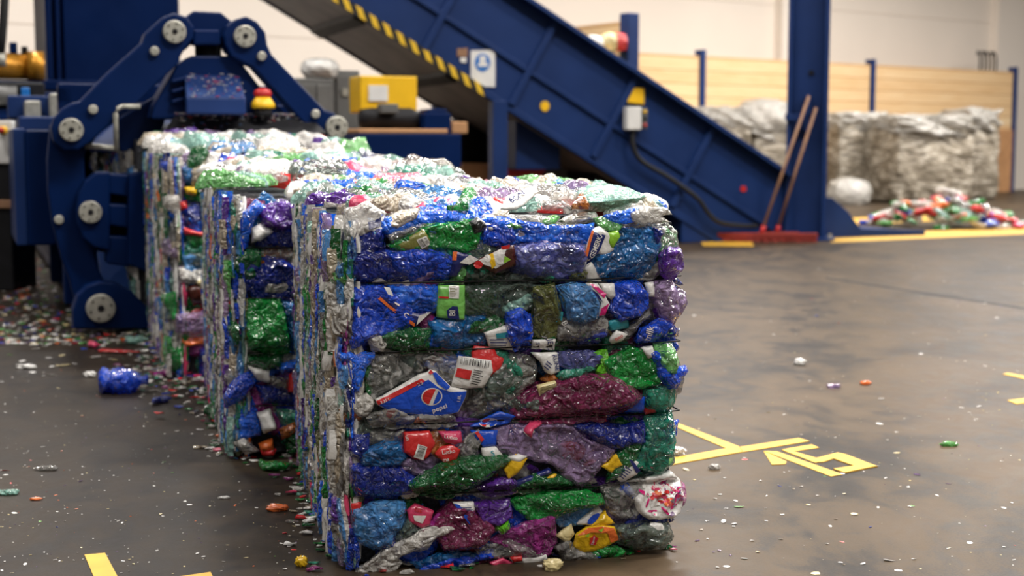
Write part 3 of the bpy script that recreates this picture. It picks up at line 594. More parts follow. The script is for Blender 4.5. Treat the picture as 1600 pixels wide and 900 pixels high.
# --- fourth layer
fp(cb, 'navy', 3, [(548, 676), (575, 672), (575, 700), (560, 712), (546, 706)], bulge=.02, crum=.012)
fp(cb, 'clear', 3, [(574, 668), (628, 668), (622, 684), (590, 686), (576, 690)], crum=.01)
fp('bottle_base', 'teal_blue', 4, [(562, 702), (600, 683), (624, 686), (629, 708), (620, 720), (590, 724), (564, 720)], bulge=.03, crum=.009)
r = fp(bl, 'label_red', 5, [(628, 670), (667, 668), (675, 686), (664, 707), (656, 713), (641, 710), (626, 700)], **LAB); shape(B1, r, [(648, 687), (662, 691), (656, 712), (641, 707)], 'label_white'); barcode(B1, r, (650, 689), (644, 706), (660, 691), 12, 8); lettering(B1, r, 'un', 632, 678, 6, -78, 'label_white')
fp(cb, 'lilac', 3, [(622, 706), (642, 712), (662, 712), (682, 700), (692, 714), (662, 736), (622, 730)])
fp(cb, 'amber', 4, [(664, 672), (690, 668), (700, 690), (682, 708), (668, 700)], bulge=.012)
r = fp(bl, 'label_pink', 6, [(680, 669), (714, 668), (716, 684), (704, 688), (690, 684)], **LAB); lettering(B1, r, 'Lucko', 698, 676, 6, -8, 'label_white')
r = fp(bl, 'label_red', 6, [(674, 702), (684, 692), (700, 688), (713, 696), (706, 712), (688, 716)], **LAB); lettering(B1, r, 'Lucko', 694, 698, 6, 8, 'label_white'); lettering(B1, r, 'ma', 690, 710, 6, 10, 'label_white')
fp(cb, 'clear', 5, [(712, 692), (728, 674), (742, 668), (750, 680), (736, 700), (716, 712)], bulge=.016, crum=.01)
r = fp(bl, 'label_blue', 5, [(730, 668), (772, 667), (768, 690), (748, 692)], **LAB); shape(B1, r, [(736, 670), (741, 668), (750, 680), (746, 684)], 'label_red')
r = fp(bl, 'label_white', 6, [(746, 694), (768, 691), (779, 704), (762, 712), (748, 708)], **LAB); lettering(B1, r, 'S', 762, 701, 9, 15, 'label_teal')
fp(cb, 'lilac', 4, [(770, 667), (800, 663), (850, 661), (878, 657), (904, 680), (950, 694), (944, 706), (920, 732), (900, 751), (880, 740), (856, 718), (800, 706), (776, 700)], bulge=.03, crum=.011)
fp('plastic_film', 'label_red', 2, [(872, 692), (900, 684), (914, 700), (896, 716)], bulge=.01)
fp(cb, 'dark_green', 6, [(636, 748), (662, 730), (700, 713), (740, 708), (780, 704), (790, 714), (762, 736), (724, 760), (690, 770), (652, 766)], bulge=.028, crum=.004)
fp('plastic_film', 'label_yellow', 7, [(782, 724), (798, 704), (814, 710), (802, 730), (788, 738)], bulge=.01, crum=.008)
fp('plastic_film', 'label_white', 7, [(788, 706), (802, 702), (814, 704), (804, 714), (796, 716)], bulge=.008)
fp('plastic_film', 'label_yellow', 7, [(932, 722), (952, 704), (962, 719), (946, 730)], bulge=.01, crum=.008)
fp(cb, 'navy', 3, [(890, 661), (930, 656), (964, 660), (1000, 656), (1002, 690), (966, 695), (950, 697), (926, 685)], bulge=.022, crum=.005)
fp(cb, 'teal', 4, [(1003, 652), (1044, 642), (1047, 680), (1046, 716), (1022, 730), (984, 722), (992, 692), (1000, 676)], bulge=.034, crum=.008)
fp(cb, 'dark_green', 5, [(950, 706), (996, 678), (992, 702), (968, 738), (942, 745)], bulge=.012)
r = fp(bl, 'label_white', 6, [(950, 736), (974, 708), (990, 716), (986, 734), (962, 748)], **LAB); textlines(B1, r, (954, 734), (966, 742), (968, 718), 5); shape(B1, r, [(972, 710), (978, 712), (990, 728), (984, 732)], 'label_navy')
fp(cb, 'dark_green', 4, [(795, 762), (830, 736), (870, 736), (900, 750), (880, 758), (832, 766)], bulge=.02, crum=.004)
fp('plastic_film', 'label_yellow', 6, [(842, 740), (860, 735), (854, 749)], bulge=.005)
fp('plastic_film', 'label_navy', 5, [(800, 747), (850, 726), (852, 734), (802, 758)], bulge=.008)
fp('bottle_base', 'purple', 5, [(738, 756), (760, 744), (788, 737), (800, 748), (798, 764), (762, 770)], bulge=.028)
fp(cb, 'navy', 3, [(550, 722), (620, 722), (652, 746), (642, 766), (600, 774), (552, 770)], bulge=.022)
fp('plastic_film', 'milky', 5, [(612, 752), (622, 762), (650, 763), (648, 770), (624, 774)], bulge=.006)
fp('plastic_film', 'label_pink', 7, [(812, 668), (822, 654), (836, 648), (839, 656), (826, 664), (822, 676)], bulge=.01); fp('plastic_film', 'label_white', 7, [(812, 668), (824, 662), (826, 670), (816, 676)], bulge=.006)
# --- fifth layer (bottom)
fp(cb, 'light_blue', 4, [(552, 792), (590, 780), (627, 781), (625, 810), (606, 845), (582, 850), (560, 840), (550, 815)], bulge=.028, crum=.013)
fp('plastic_film', 'label_red', 5, [(548, 784), (562, 779), (556, 800), (550, 806)], bulge=.008)
fp(cb, 'navy', 5, [(582, 836), (612, 822), (612, 846), (592, 850)], bulge=.01)
fp(cb, 'blue', 3, [(540, 836), (556, 830), (560, 880), (540, 888)], bulge=.014)
r = fp(bl, 'label_pink', 6, [(632, 790), (645, 780), (672, 790), (665, 812), (652, 816), (634, 806)], **LAB); lettering(B1, r, 'ESE', 648, 788, 6, -14, 'label_red'); shape(B1, r, [(640, 796), (660, 796), (654, 808), (642, 804)], 'label_white')
fp(cb, 'smoke', 4, [(612, 842), (620, 818), (634, 802), (652, 816), (664, 812), (650, 826), (618, 842)], bulge=.012)
fp('plastic_film', 'milky', 6, [(556, 886), (600, 848), (650, 822), (680, 814), (698, 820), (668, 836), (660, 848), (625, 856), (592, 882), (562, 890)], bulge=.016, crum=.008)
fp(cb, 'maroon', 4, [(664, 818), (700, 780), (735, 785), (760, 800), (765, 820), (742, 846), (690, 848), (680, 832)], bulge=.022)
fp(cb, 'magenta', 4, [(664, 812), (680, 798), (700, 796), (706, 826), (688, 838), (672, 828)], bulge=.018)
r = fp(bl, 'label_white', 6, [(702, 778), (734, 777), (737, 800), (730, 812), (718, 798)], **LAB); shape(B1, r, [(703, 779), (711, 780), (731, 806), (728, 811), (717, 798)], 'label_blue'); textlines(B1, r, (714, 784), (732, 784), (722, 800), 5)
fp('bottle_base', 'purple', 5, [(735, 780), (790, 774), (794, 800), (772, 812), (746, 806)], bulge=.03)
fp('plastic_film', 'lime', 6, [(768, 816), (786, 804), (790, 818), (776, 826)], bulge=.01)
r = fp(bl, 'label_white', 6, [(730, 816), (757, 815), (758, 835), (728, 847)], **LAB); shape(B1, r, [(738, 815), (754, 816), (752, 829), (740, 828)], 'grey'); textlines(B1, r, (732, 832), (752, 832), (730, 844), 4)
fp(cb, 'magenta', 4, [(790, 822), (830, 805), (857, 800), (862, 840), (850, 862), (812, 866), (788, 850), (760, 836)], bulge=.024, crum=.01)
fp(cb, 'green', 5, [(795, 776), (830, 766), (900, 762), (926, 766), (930, 779), (882, 791), (850, 805), (820, 803), (805, 790)], bulge=.024, crum=.01)
fp(cb, 'light_blue', 4, [(858, 802), (895, 786), (920, 780), (932, 792), (902, 812), (870, 814)])
r = fp(bl, 'label_white', 6, [(892, 810), (925, 782), (932, 790), (916, 812)], **LAB); shape(B1, r, ell(917, 801, 12, 5, 40), 'label_blue')
fp('plastic_film', 'label_yellow', 6, [(914, 813), (936, 792), (950, 808)], bulge=.006)
fp(cb, 'clear', 4, [(935, 756), (975, 746), (1000, 745), (1005, 770), (985, 801), (956, 800), (938, 786)], bulge=.03, crum=.012)
r = fp(cb, 'label_white', 5, [(986, 772), (1004, 746), (1040, 735), (1058, 750), (1062, 775), (1054, 794), (1030, 800), (1004, 800), (988, 790)], bulge=.036, crum=.013, res=.006)
rs = random.Random(6)
for _ in range(64):
    q, tt = rs.random() ** .7, rs.uniform(0, 6.28); cx_, cy_ = 1025 + 32 * q * math.cos(tt), 771 + 25 * q * math.sin(tt)
    if q < .55: m_ = rs.choice(['label_red', 'label_red', 'label_pink', 'label_white', 'label_orange'])
    else: m_ = rs.choice(['label_magenta', 'lilac', 'label_white', 'label_pink', 'magenta'])
    shape(B1, r, ell(cx_, cy_, rs.uniform(4, 10), rs.uniform(1.4, 3.8), rs.uniform(-50, 70), n=8), m_, lift=.002 + .0012 * rs.random(), res=4)
fp(bl, 'label_blue', 6, [(962, 752), (974, 748), (984, 764), (978, 772), (968, 764)], **LAB)
fp(cb, 'navy', 4, [(970, 810), (1000, 792), (1040, 796), (1044, 808), (1000, 814)])
fp(cb, 'smoke', 5, [(955, 816), (1000, 809), (1034, 812), (1042, 830), (1026, 848), (990, 851), (957, 840)], bulge=.03, crum=.006)
fp('bottle_cap', 'label_white', 8, [(995, 813), (1006, 808), (1021, 809), (1024, 820), (1010, 828), (1000, 825)], bulge=.008, crum=.002)
fp(cb, 'clear', 5, [(1018, 826), (1036, 814), (1043, 830), (1026, 848), (1006, 850)], bulge=.03, crum=.011)
r = fp(bl, 'label_yellow', 6, [(888, 845), (892, 826), (908, 814), (930, 811), (950, 814), (958, 835), (932, 852), (902, 858)], bulge=.016, crum=.004, rag=.001, res=.007, folds=.04)
shape(B1, r, [(892, 826), (908, 814), (930, 812), (948, 815), (957, 834), (944, 838), (938, 822), (912, 821)], 'label_orange'); shape(B1, r, [(922, 817), (932, 814), (928, 820)], 'label_leaf', lift=.003); shape(B1, r, [(902, 826), (910, 822), (908, 828)], 'label_leaf', lift=.003)
shape(B1, r, [(909, 830), (914, 829), (917, 824), (921, 829), (925, 831), (922, 835), (921, 841), (915, 842), (910, 839), (912, 834)], 'label_red', lift=.003); lettering(B1, r, 'Lipton', 916, 834, 3.6, 78, 'label_white', .0045)
fp(bl, 'label_cream', 5, [(862, 830), (885, 810), (890, 826), (880, 841)], **LAB)
fp(cb, 'clear', 5, [(862, 850), (880, 836), (900, 850), (925, 858), (930, 872), (880, 872)], crum=.01)
fp(cb, 'teal_blue', 4, [(640, 872), (700, 855), (742, 860), (730, 880), (652, 887)]); fp(cb, 'blue', 5, [(655, 880), (700, 866), (762, 854), (766, 866), (712, 880), (664, 888)], bulge=.02, crum=.01)
fp(cb, 'clear', 4, [(740, 848), (790, 838), (830, 850), (828, 862), (770, 866), (740, 862)], crum=.01)
fp('plastic_film', 'label_pink', 6, [(760, 872), (780, 866), (806, 876), (806, 886), (770, 886)], bulge=.012)
fp('plastic_film', 'label_white', 6, [(796, 868), (844, 860), (846, 868), (802, 878)], bulge=.004, crum=.002); fp('plastic_film', 'label_red', 7, [(792, 862), (808, 858), (808, 866), (794, 870)], bulge=.004)
fp(cb, 'maroon', 3, [(690, 876), (750, 868), (790, 874), (786, 888), (700, 888)])
fp('plastic_film', 'milky', 5, [(590, 876), (612, 862), (624, 872), (610, 890), (592, 890)], bulge=.008)
B1.fill('front', 90, ['clear', 'milky', 'label_white', 'grey', 'blue', 'bright_blue', 'purple', 'dark_green', 'label_cream', 'label_navy', 'teal', 'label_red'], 'plastic_scrap', (.008, .026), (-.42, .42), (.02, .84), res=.007, h0=(-.002, .016), bulge=.004, crum=.004, elong=2.5, tilt=.9)
for q_ in B1.wires:
    for _ in range(9):
        r = B1.rnd; B1.piece('film_shred', r.choice(['clear', 'smoke', 'milky', 'navy', 'dark_green', 'purple']), 'front', rpoly(r, r.uniform(-.4, .4), q_ + r.gauss(0, .008), r.uniform(.03, .07), r.uniform(.008, .018), r.gauss(0, .15)), px=False, h0=r.uniform(.002, .010), res=.008, bulge=.006, crum=.007)
for z in B1.wires: B1.wire(z)
# --- sides, top, back
B1.fill('left', 40, MIXS, 'crushed_bottle', (.05, .1), (-.58, .58), (.06, .82), h0=(-.012, -.004), res=.014)
B1.slivers('left', 640, (.03, .85), (-.6, .6), ww=(.007, .028), hh=(.04, .24))
B1.fill('right', 70, MIXF, 'bottle_side', (.06, .12), (-.56, .56), (.05, .82), res=.016, h0=(-.012, .004))
B1.fill('back', 24, MIXF, 'bottle_back', (.08, .13), (-.38, .38), (.06, .82), res=.02, h0=(-.012, .004))
LP = [((px - 800) * .0017, -(py - 318) * .0024) for px, py in ((768, 334), (784, 314), (822, 301), (834, 308), (808, 327), (792, 335))]
AV = (.035, -.49, .03, .03)
B1.fill('top', 60, MIXT, 'plastic_film', (.05, .13), (-.41, .41), (-.58, .58), res=.010, h0=(-.004, .022), bulge=.008, crum=.016, tilt=.5)
B1.fill('top', 95, MIXT, 'crushed_bottle', (.03, .08), (-.42, .42), (-.59, .59), res=.008, h0=(.006, .03), bulge=.010, crum=.014, tilt=.5, avoid=AV)
tz = .9
def tp(name, mat, lay, pts, **kw):
    kw['bulge'] = .008; kw.setdefault('crum', .012); kw.setdefault('folds', .015); kw.setdefault('tilt_h', .01)
    return B1.piece(name, mat, 'top', pts, h0=.016 + lay * .008, res=.010, **kw)
tp(cb, 'label_pink', 1, [(575, 288), (610, 283), (655, 292), (664, 303), (620, 308), (585, 304)])
tp(cb, 'light_blue', 1, [(536, 306), (560, 298), (584, 303), (580, 312), (548, 315)])
tp(cb, 'light_green', 2, [(815, 296), (860, 288), (905, 296), (912, 304), (870, 310), (830, 306)])
tp(cb, 'green', 3, [(724, 318), (745, 317), (766, 334), (760, 342), (735, 332)])
tp('plastic_film', 'aqua', 4, [(900, 318), (930, 308), (998, 304), (1010, 321), (960, 328), (930, 326)], double=True, crum=.007)
tp(cb, 'amber', 3, [(908, 316), (945, 328), (940, 332), (905, 320)], bulge=.01)
def tilted(u, v, h): return (.035 + u - h * .1, -.50 + .72 * v - .69 * h, B1.H + .052 + .69 * v + .72 * h)
o, hf = patch(bl, PET['label_white'], B1.root, tilted, LP, bulge=.003, crum=.003, seed=5, res=.006, folds=.03, tilt_h=0, double=True, rag=.002)
lb = dict(o=o, hf=hf, fr=tilted)
V, F = txt_polys('BON'); k = .0245
put(lb, 'lettering', 'label_navy', [(k * (x * .8 - y * .42) - .004, k * (x * .62 + y * .85)) for x, y in V], F, .002)
for i in range(26):   # tufts hanging over the upper front edge
    r = B1.rnd; B1.piece('plastic_film', r.choice(MIXT), 'front', rpoly(r, r.uniform(-.41, .33), B1.H + r.uniform(-.02, .008), r.uniform(.03, .07), r.uniform(.012, .022), r.gauss(0, .2)), px=False, h0=r.uniform(-.01, .012), res=.009, bulge=.014, crum=.01)

# ---------------------------------------------------------------- second bale
B2 = Bale(gp(367, 716), R(15), .87, .88, 1.36, 'second bale of pressed plastic bottles, purple and dark blue front behind the nearest', [], .1, 23)
B2.wires = [B2.px_front(370, y)[1] for y in (634, 550, 465, 387)]
B2.slivers('front', 110, (.03, .86), (-.435, -.39), keep=0, ww=(.006, .02), hh=(.04, .16))
B2.fill('front', 40, MIXF, 'flattened_bottle', (.05, .09), (-.42, -.12), (.05, .85), res=.014, h0=(-.008, .004), bulge=.012)
B2.fill('front', 40, MIXF, 'crushed_bottle', (.06, .12), (-.40, .40), (.05, .85), res=.014, h0=(-.012, .002))
def f2(mat, lay, pts, name='crushed_bottle', B=B2, **kw):
    kw.setdefault('bulge', .018); kw.setdefault('crum', .012); kw.setdefault('res', .011)
    return B.piece(name, mat, 'front', pts, h0=.004 + lay * .008, **kw)
for m, l, p in (('bright_blue', 2, [(372, 372), (378, 335), (398, 314), (412, 324), (396, 345), (386, 378)]), ('purple', 2, [(405, 325), (440, 312), (457, 320), (465, 346), (440, 357), (410, 350)]), ('green', 3, [(457, 318), (470, 312), (479, 322), (466, 329)]),
                ('navy', 1, [(400, 360), (472, 354), (476, 384), (430, 387), (402, 385)]), ('label_white', 3, [(392, 356), (405, 348), (426, 360), (406, 376), (392, 378)]), ('clear', 1, [(400, 390), (472, 387), (478, 402), (476, 422), (440, 406), (400, 400)]),
                ('navy', 2, [(384, 415), (410, 402), (440, 406), (478, 426), (478, 466), (450, 468), (400, 465), (382, 445)]), ('green', 3, [(386, 470), (440, 468), (446, 500), (450, 545), (420, 547), (388, 541), (384, 500)]), ('teal_blue', 2, [(440, 472), (480, 475), (480, 550), (455, 550), (446, 510)]),
                ('dark_green', 2, [(388, 554), (440, 550), (440, 572), (410, 578), (386, 566)]), ('label_white', 3, [(385, 569), (420, 576), (420, 596), (400, 591)]), ('label_red', 3, [(450, 582), (478, 566), (482, 590), (470, 612), (448, 610)]), ('bright_blue', 3, [(430, 570), (470, 556), (470, 570), (440, 581)]),
                ('blue', 4, [(350, 617), (364, 592), (384, 580), (396, 596), (376, 621), (354, 633)]), ('navy', 1, [(400, 600), (450, 606), (460, 630), (410, 629)]), ('clear', 2, [(420, 585), (450, 590), (448, 608), (422, 602)]), ('bright_blue', 2, [(368, 650), (400, 640), (406, 676), (374, 682)]), ('label_white', 4, [(400, 642), (421, 636), (431, 666), (410, 673)]),
                ('teal', 2, [(430, 638), (476, 636), (476, 662), (440, 662)]), ('amber', 4, [(435, 667), (462, 648), (460, 671), (440, 681)]), ('dark_green', 3, [(445, 676), (479, 672), (479, 706), (448, 706)]), ('milky', 4, [(364, 690), (380, 681), (402, 700), (382, 706)]), ('label_orange', 3, [(402, 690), (424, 682), (428, 700), (408, 704)]), ('label_red', 4, [(405, 700), (430, 697), (428, 709), (408, 710)])):
    f2(m, l, p, 'bottle_label' if m.startswith('label') else 'crushed_bottle')
for z in B2.wires: B2.wire(z)
B2.slivers('left', 760, (.03, .87), (-.68, .68), ww=(.008, .032), hh=(.04, .24))
B2.fill('left', 40, MIXS, 'bottle_side', (.06, .12), (-.66, .66), (.06, .82), h0=(-.012, -.004), res=.018)
B2.fill('right', 50, MIXF, 'bottle_side', (.08, .13), (-.66, .66), (.06, .84), h0=(-.012, .004), res=.02)
B2.fill('top', 97, MIXT, 'plastic_film', (.05, .13), (-.42, .42), (-.66, .66), res=.015, h0=(-.004, .03), bulge=.026, crum=.016)
for i in range(24):
    r = B2.rnd; B2.piece('crushed_bottle', r.choice(MIXT), 'top', rpoly(r, r.uniform(-.4, .42), r.uniform(-.64, .66), r.uniform(.04, .1), r.uniform(.02, .05), r.gauss(0, .5)), px=False, h0=.03, res=.014, bulge=.02, crum=.016, folds=.08)

# ---------------------------------------------------------------- third bale, still in the clamp
B3 = Bale(gp(274, 592), R(17.5), .92, 1.0, 1.75, 'third bale of pressed plastic bottles, farthest, still held in the blue clamp', [], .07, 37)
B3.wires = [B3.px_front(280, y)[1] for y in (530, 480, 412, 316)]
B3.slivers('front', 110, (.03, .97), (-.46, -.41), keep=0, ww=(.008, .024), hh=(.05, .2))
B3.fill('front', 40, MIXF, 'flattened_bottle', (.05, .1), (-.44, -.14), (.05, .96), res=.016, h0=(-.008, .004), bulge=.012)
B3.fill('front', 40, MIXF, 'crushed_bottle', (.06, .12), (-.42, .42), (.05, .96), res=.017, h0=(-.012, .004))
for m, l, p in (('dark_green', 2, [(292, 252), (300, 231), (318, 228), (326, 240), (310, 264), (292, 267)]), ('beige', 2, [(298, 266), (340, 236), (360, 230), (346, 270), (320, 291), (300, 286)]), ('label_yellow', 3, [(287, 292), (307, 290), (305, 306), (290, 303)]), ('green', 2, [(305, 286), (337, 285), (339, 306), (310, 309)]),
                ('label_red', 3, [(279, 316), (291, 312), (293, 326), (281, 329)]), ('navy', 2, [(282, 326), (311, 319), (315, 346), (288, 351)]), ('smoke', 3, [(312, 319), (326, 316), (328, 346), (316, 347)]), ('navy', 2, [(325, 319), (345, 317), (345, 349), (327, 349)]), ('label_red', 3, [(283, 353), (310, 362), (321, 360), (315, 369), (288, 366)]),
                ('green', 1, [(290, 366), (342, 361), (342, 396), (300, 391)]), ('smoke', 2, [(277, 396), (322, 395), (326, 416), (279, 416)]), ('milky', 2, [(279, 419), (326, 419), (321, 441), (281, 441)]), ('label_brown', 3, [(290, 448), (310, 440), (326, 470), (300, 477)]), ('label_cream', 4, [(305, 439), (325, 429), (341, 460), (328, 471)]),
                ('lilac', 4, [(276, 491), (326, 485), (335, 511), (300, 521), (274, 516)]), ('label_orange', 3, [(280, 528), (320, 524), (322, 536), (290, 540)]), ('navy', 2, [(310, 545), (338, 540), (338, 590), (312, 592)])):
    f2(m, l, p, 'bottle_label' if m.startswith('label') else 'crushed_bottle', B3, res=.014)
for z in B3.wires: B3.wire(z)
B3.slivers('left', 420, (.03, .99), (-.87, .87), ww=(.01, .036), hh=(.04, .24))
B3.fill('left', 30, MIXS, 'bottle_side', (.08, .14), (-.85, .85), (.06, .95), h0=(-.012, -.004), res=.024)
B3.fill('right', 30, MIXF, 'bottle_side', (.08, .16), (-.85, .85), (.06, .95), h0=(-.012, .004), res=.028)
B3.fill('top', 97, MIXT, 'plastic_film', (.05, .14), (-.45, .45), (-.86, .86), res=.02, h0=(-.004, .035), bulge=.03, crum=.02)


# ---------------------------------------------------------------- baling press
AX = R(21); BR = Vector((math.cos(AX), math.sin(AX), 0)); BA = Vector((-math.sin(AX), math.cos(AX), 0))
C0 = gp(325, 515)
BP = thing('baling_press', C0, AX, 'large navy blue baling press with a jointed clamp frame gripping the farthest bale', 'baling press')
def bl(px, py, a=0.):
    p = plane_hit(px, py, C0 + BA * a, BA) - C0; return (p.dot(BR), p.z)
def plate(name, pts, a0, a1, mat=None, parent=BP, mirror=False, bevel=.012, px=True, apl=None):
    P = [bl(*p, a0 if apl is None else apl) for p in pts] if px else pts
    if mirror: P = [(-x, z) for x, z in P]
    return MB().prism(P, lambda x, z: (x, a0, z), lambda x, z: (x, a1, z)).build(name, mat or M_BLUE, parent, bevel=bevel)
def cylz(mb, cx, cz, r, y0, y1, n=28, mi=0):
    P = [(cx + r * math.cos(2 * math.pi * i / n), cz + r * math.sin(2 * math.pi * i / n)) for i in range(n)]
    return mb.prism(P, lambda x, z: (x, y0, z), lambda x, z: (x, y1, z), mi)
def disc(px, py, rpx, a, parent, mirror=False):
    x, z = bl(px, py, a); x2, z2 = bl(px + rpx, py, a); r = abs(x2 - x); x = -x if mirror else x
    m = MB(); cylz(m, x, z, r, a - .035, a + .02); o = m.build('pivot_disc', M_STEEL, parent, bevel=.006); o['label'] = 'worn steel pivot disc'
    m = MB(); cylz(m, x, z, r * .24, a - .040, a - .03, 14); m.build('bore', M_DARK, parent)
    m = MB()
    for k in range(6): cylz(m, x + r * .72 * math.cos(k * 1.047 + .3), z + r * .72 * math.sin(k * 1.047 + .3), r * .075, a - .042, a - .03, 6)
    m.build('bolt_ring', M_DARK, parent)
def stud(px, py, a, parent):
    x, z = bl(px, py, a); m = MB(); cylz(m, x, z, .026, a - .03, a + .01, 10); m.build('stud', M_STEEL, parent, bevel=.006)
lk = plate('clamp_link', [(240, 40), (255, 27), (272, 20), (292, 26), (303, 42), (302, 60), (290, 75), (282, 88), (278, 100), (215, 160), (180, 190), (160, 205), (142, 222), (122, 234), (100, 235), (84, 222), (80, 200), (84, 185), (97, 170), (112, 161), (125, 158), (170, 112), (222, 66), (227, 52)], -.02, .12)
disc(272, 50, 18, -.02, lk); disc(111, 203, 19, -.02, lk); stud(241, 80, -.02, lk); stud(145, 171, -.02, lk)
lk = plate('clamp_link', [(355, 40), (368, 30), (385, 25), (402, 34), (415, 50), (418, 70), (425, 85), (508, 172), (522, 176), (537, 192), (542, 206), (530, 225), (505, 228), (482, 200), (395, 104), (378, 97), (362, 88), (352, 70), (350, 55)], -.02, .12)
disc(382, 57, 17, -.02, lk); disc(525, 199, 17, -.02, lk); stud(408, 88, -.02, lk); stud(492, 178, -.02, lk)
cp = plate('clamp_crosshead', [(276, 40), (285, 30), (303, 17), (345, 19), (362, 33), (376, 45), (372, 70), (358, 84), (350, 69), (300, 68), (288, 80), (272, 62)], .10, .26)
plate('crosshead_block', [(302, 46), (343, 46), (345, 70), (302, 70)], .0, .12)
x, z = bl(325, 70, .15); MB().tube([(x, .15, z - .5), (x, .15, z + .02)], .075, 18).build('lift_cylinder', M_DARK, BP, True, bevel=0)
JAW = [(80, 195), (100, 172), (135, 185), (143, 215), (133, 245), (135, 290), (142, 340), (150, 395), (157, 425), (168, 445), (150, 465), (118, 470), (110, 440), (97, 405), (83, 350), (76, 300), (75, 250)]
FOOT = [(115, 514), (114, 485), (121, 462), (135, 447), (157, 440), (180, 443), (205, 455), (228, 478), (246, 503), (248, 514)]
for mir in (False, True):
    j = plate('clamp_jaw', JAW, .13, .23, mirror=mir, apl=.05)
    if not mir:
        stud(92, 343, .13, j)
    f = plate('clamp_foot', FOOT, -.02, .16, mirror=mir); disc(157, 481, 23, -.02, f, mir)
    br = plate('pad_bracket', [(120, 330), (122, 303), (132, 283), (150, 269), (172, 268), (172, 392), (147, 386), (130, 372), (122, 352)], .0, .12, mirror=mir); disc(141, 331, 18, .0, br, mir)
    # pressure pad: ribs and face
    for (y0, y1) in ((270, 302), (318, 351), (368, 412)):
        plate('pad_rib', [(166, y0), (203, y0 + 2), (203, y1 + 6), (166, y1)], .02, .16, mirror=mir, parent=BP)
    plate('pad_back_plate', [(166, 275), (203, 275), (203, 400), (166, 395)], .16, .2, M_DARK, mirror=mir)
    plate('pressure_pad', [(201, 271), (236, 266), (236, 428), (201, 414)], -.03, .5, mirror=mir)
    if not mir:
        pass
for sx_ in (1, -1):
    Q_ = [(lambda q: (sx_ * q[0], a_, q[1]))(bl(x_, y_, a_)) for x_, y_, a_ in ((160, 446, .16), (236, 478, .16), (206, 404, .5), (152, 392, .5))]
    MB().add(Q_ + [(x_, y_ + .05, z_ - .03) for x_, y_, z_ in Q_], [(0, 1, 2, 3), (7, 6, 5, 4)] + [(q, q + 4, (q + 1) % 4 + 4, (q + 1) % 4) for q in range(4)]).build('jaw_brace', M_CONV, BP, bevel=.004)
plate('channel_frame', [(236, 182), (240, 165), (276, 102), (300, 87), (365, 87), (377, 97), (404, 132), (446, 178), (446, 186), (236, 186)], .05, .34)
# sloping visor with debris on it
xa, za = bl(288, 116, .05); xb, zb = bl(374, 116, .05); xc, zc = bl(384, 153, -.2); xd, zd = bl(291, 153, -.2); ze = bl(300, 178, -.2)[1]
MB().add([(xa, .05, za), (xb, .05, za), (xc, -.2, zc), (xd, -.2, zc), (xd, -.2, ze), (xc, -.2, ze), (xb, .06, ze), (xa, .06, ze)], [(0, 1, 2, 3), (3, 2, 5, 4), (1, 6, 5, 2), (0, 3, 4, 7), (0, 7, 6, 1), (4, 5, 6, 7)]).build('sloping_visor', M_CONV, BP, bevel=.01)
for k in range(3):
    y0 = 118 + k * 16; plate('visor_rib', [(268, y0 + 6), (291, y0), (292, y0 + 7), (268, y0 + 13)], -.0, .3)
# dark tensioning plate over the bale top
p0, p1, p2, p3 = bl(272, 181, .03), bl(484, 181, .03), bl(512, 208, -.1), bl(255, 214, -.1)
MB().add([(p0[0], .03, p0[1]), (p1[0], .03, p1[1]), (p2[0], -.1, p2[1]), (p3[0], -.1, p3[1]), (p0[0], .3, p0[1] - .05), (p1[0], .3, p1[1] - .05), (p2[0], -.05, p2[1] - .03), (p3[0], -.05, p3[1] - .03)],
         [(0, 1, 2, 3), (7, 6, 5, 4), (3, 2, 6, 7), (0, 4, 5, 1), (1, 5, 6, 2), (0, 3, 7, 4)]).build('top_press_plate', M_DARK, BP, bevel=.006)
# channel, hopper and side housings
MB().box(-.66, -.56, .6, 2.6, .12, .5).box(-.66, -.56, 2.6, 9.5, .12, 1.22).box(.56, .66, .34, 9.5, .12, 1.22).box(-.66, .66, .5, 9.5, 1.22, 1.30).box(-.66, .66, .5, 9.5, .05, .12).build('channel_body', M_BLUE, BP, bevel=.01)
for y_ in (.7, 2.2): MB().box(-.74, -.66, y_, y_ + .15, .1, 1.4).box(.66, .74, y_, y_ + .15, .1, 1.4).box(-.74, .74, y_, y_ + .15, 1.3, 1.42).build('channel_rib', M_BLUE, BP, bevel=.01)
x0 = bl(70, 60, 5.4)[0]; x1 = bl(281, 60, 5.4)[0]; zb = bl(100, 126, 5.4)[1]
MB().box(x0 + .16, x1, 5.4, 7.4, zb, 5.2).box(x0, x0 + .06, 5.3, 7.4, zb, 5.2).box(x0 + .09, x0 + .13, 5.33, 7.4, zb, 5.2).box(x0, x0 + .16, 5.5, 7.4, zb, 5.2).build('feed_hopper', M_BLUE, BP, bevel=.012)
MB().box(x0 - .05, x1 + .06, 5.25, 7.5, zb - .09, zb).build('hopper_flange', M_BLUE, BP, bevel=.012)
MB().box(x0 + .1, x1, 5.45, 9.6, .1, zb - .09).build('press_chamber', M_BLUE, BP, bevel=.015)
sx0, sz1 = bl(20, 203, 1.1); sx1 = bl(82, 203, 1.1)[0]; sz0 = bl(40, 384, 1.1)[1]
MB().box(sx0 + .07, sx1, 1.1, 2.2, sz0, sz1).build('side_housing', M_BLUE, BP, bevel=.012)
MB().box(sx0, sx0 + .07, 1.12, 2.25, sz0, sz1 + .01).build('side_housing_cover', M_CONV, BP, bevel=.01)
MB().box(sx0 + .05, sx1 + .2, 1.5, 2.3, sz1 + .0, sz1 + .09).box(sx0, sx0 + .5, 2.0, 2.3, sz1 + .09, sz1 + .24).build('valve_shelf', M_CONV, BP, bevel=.01)
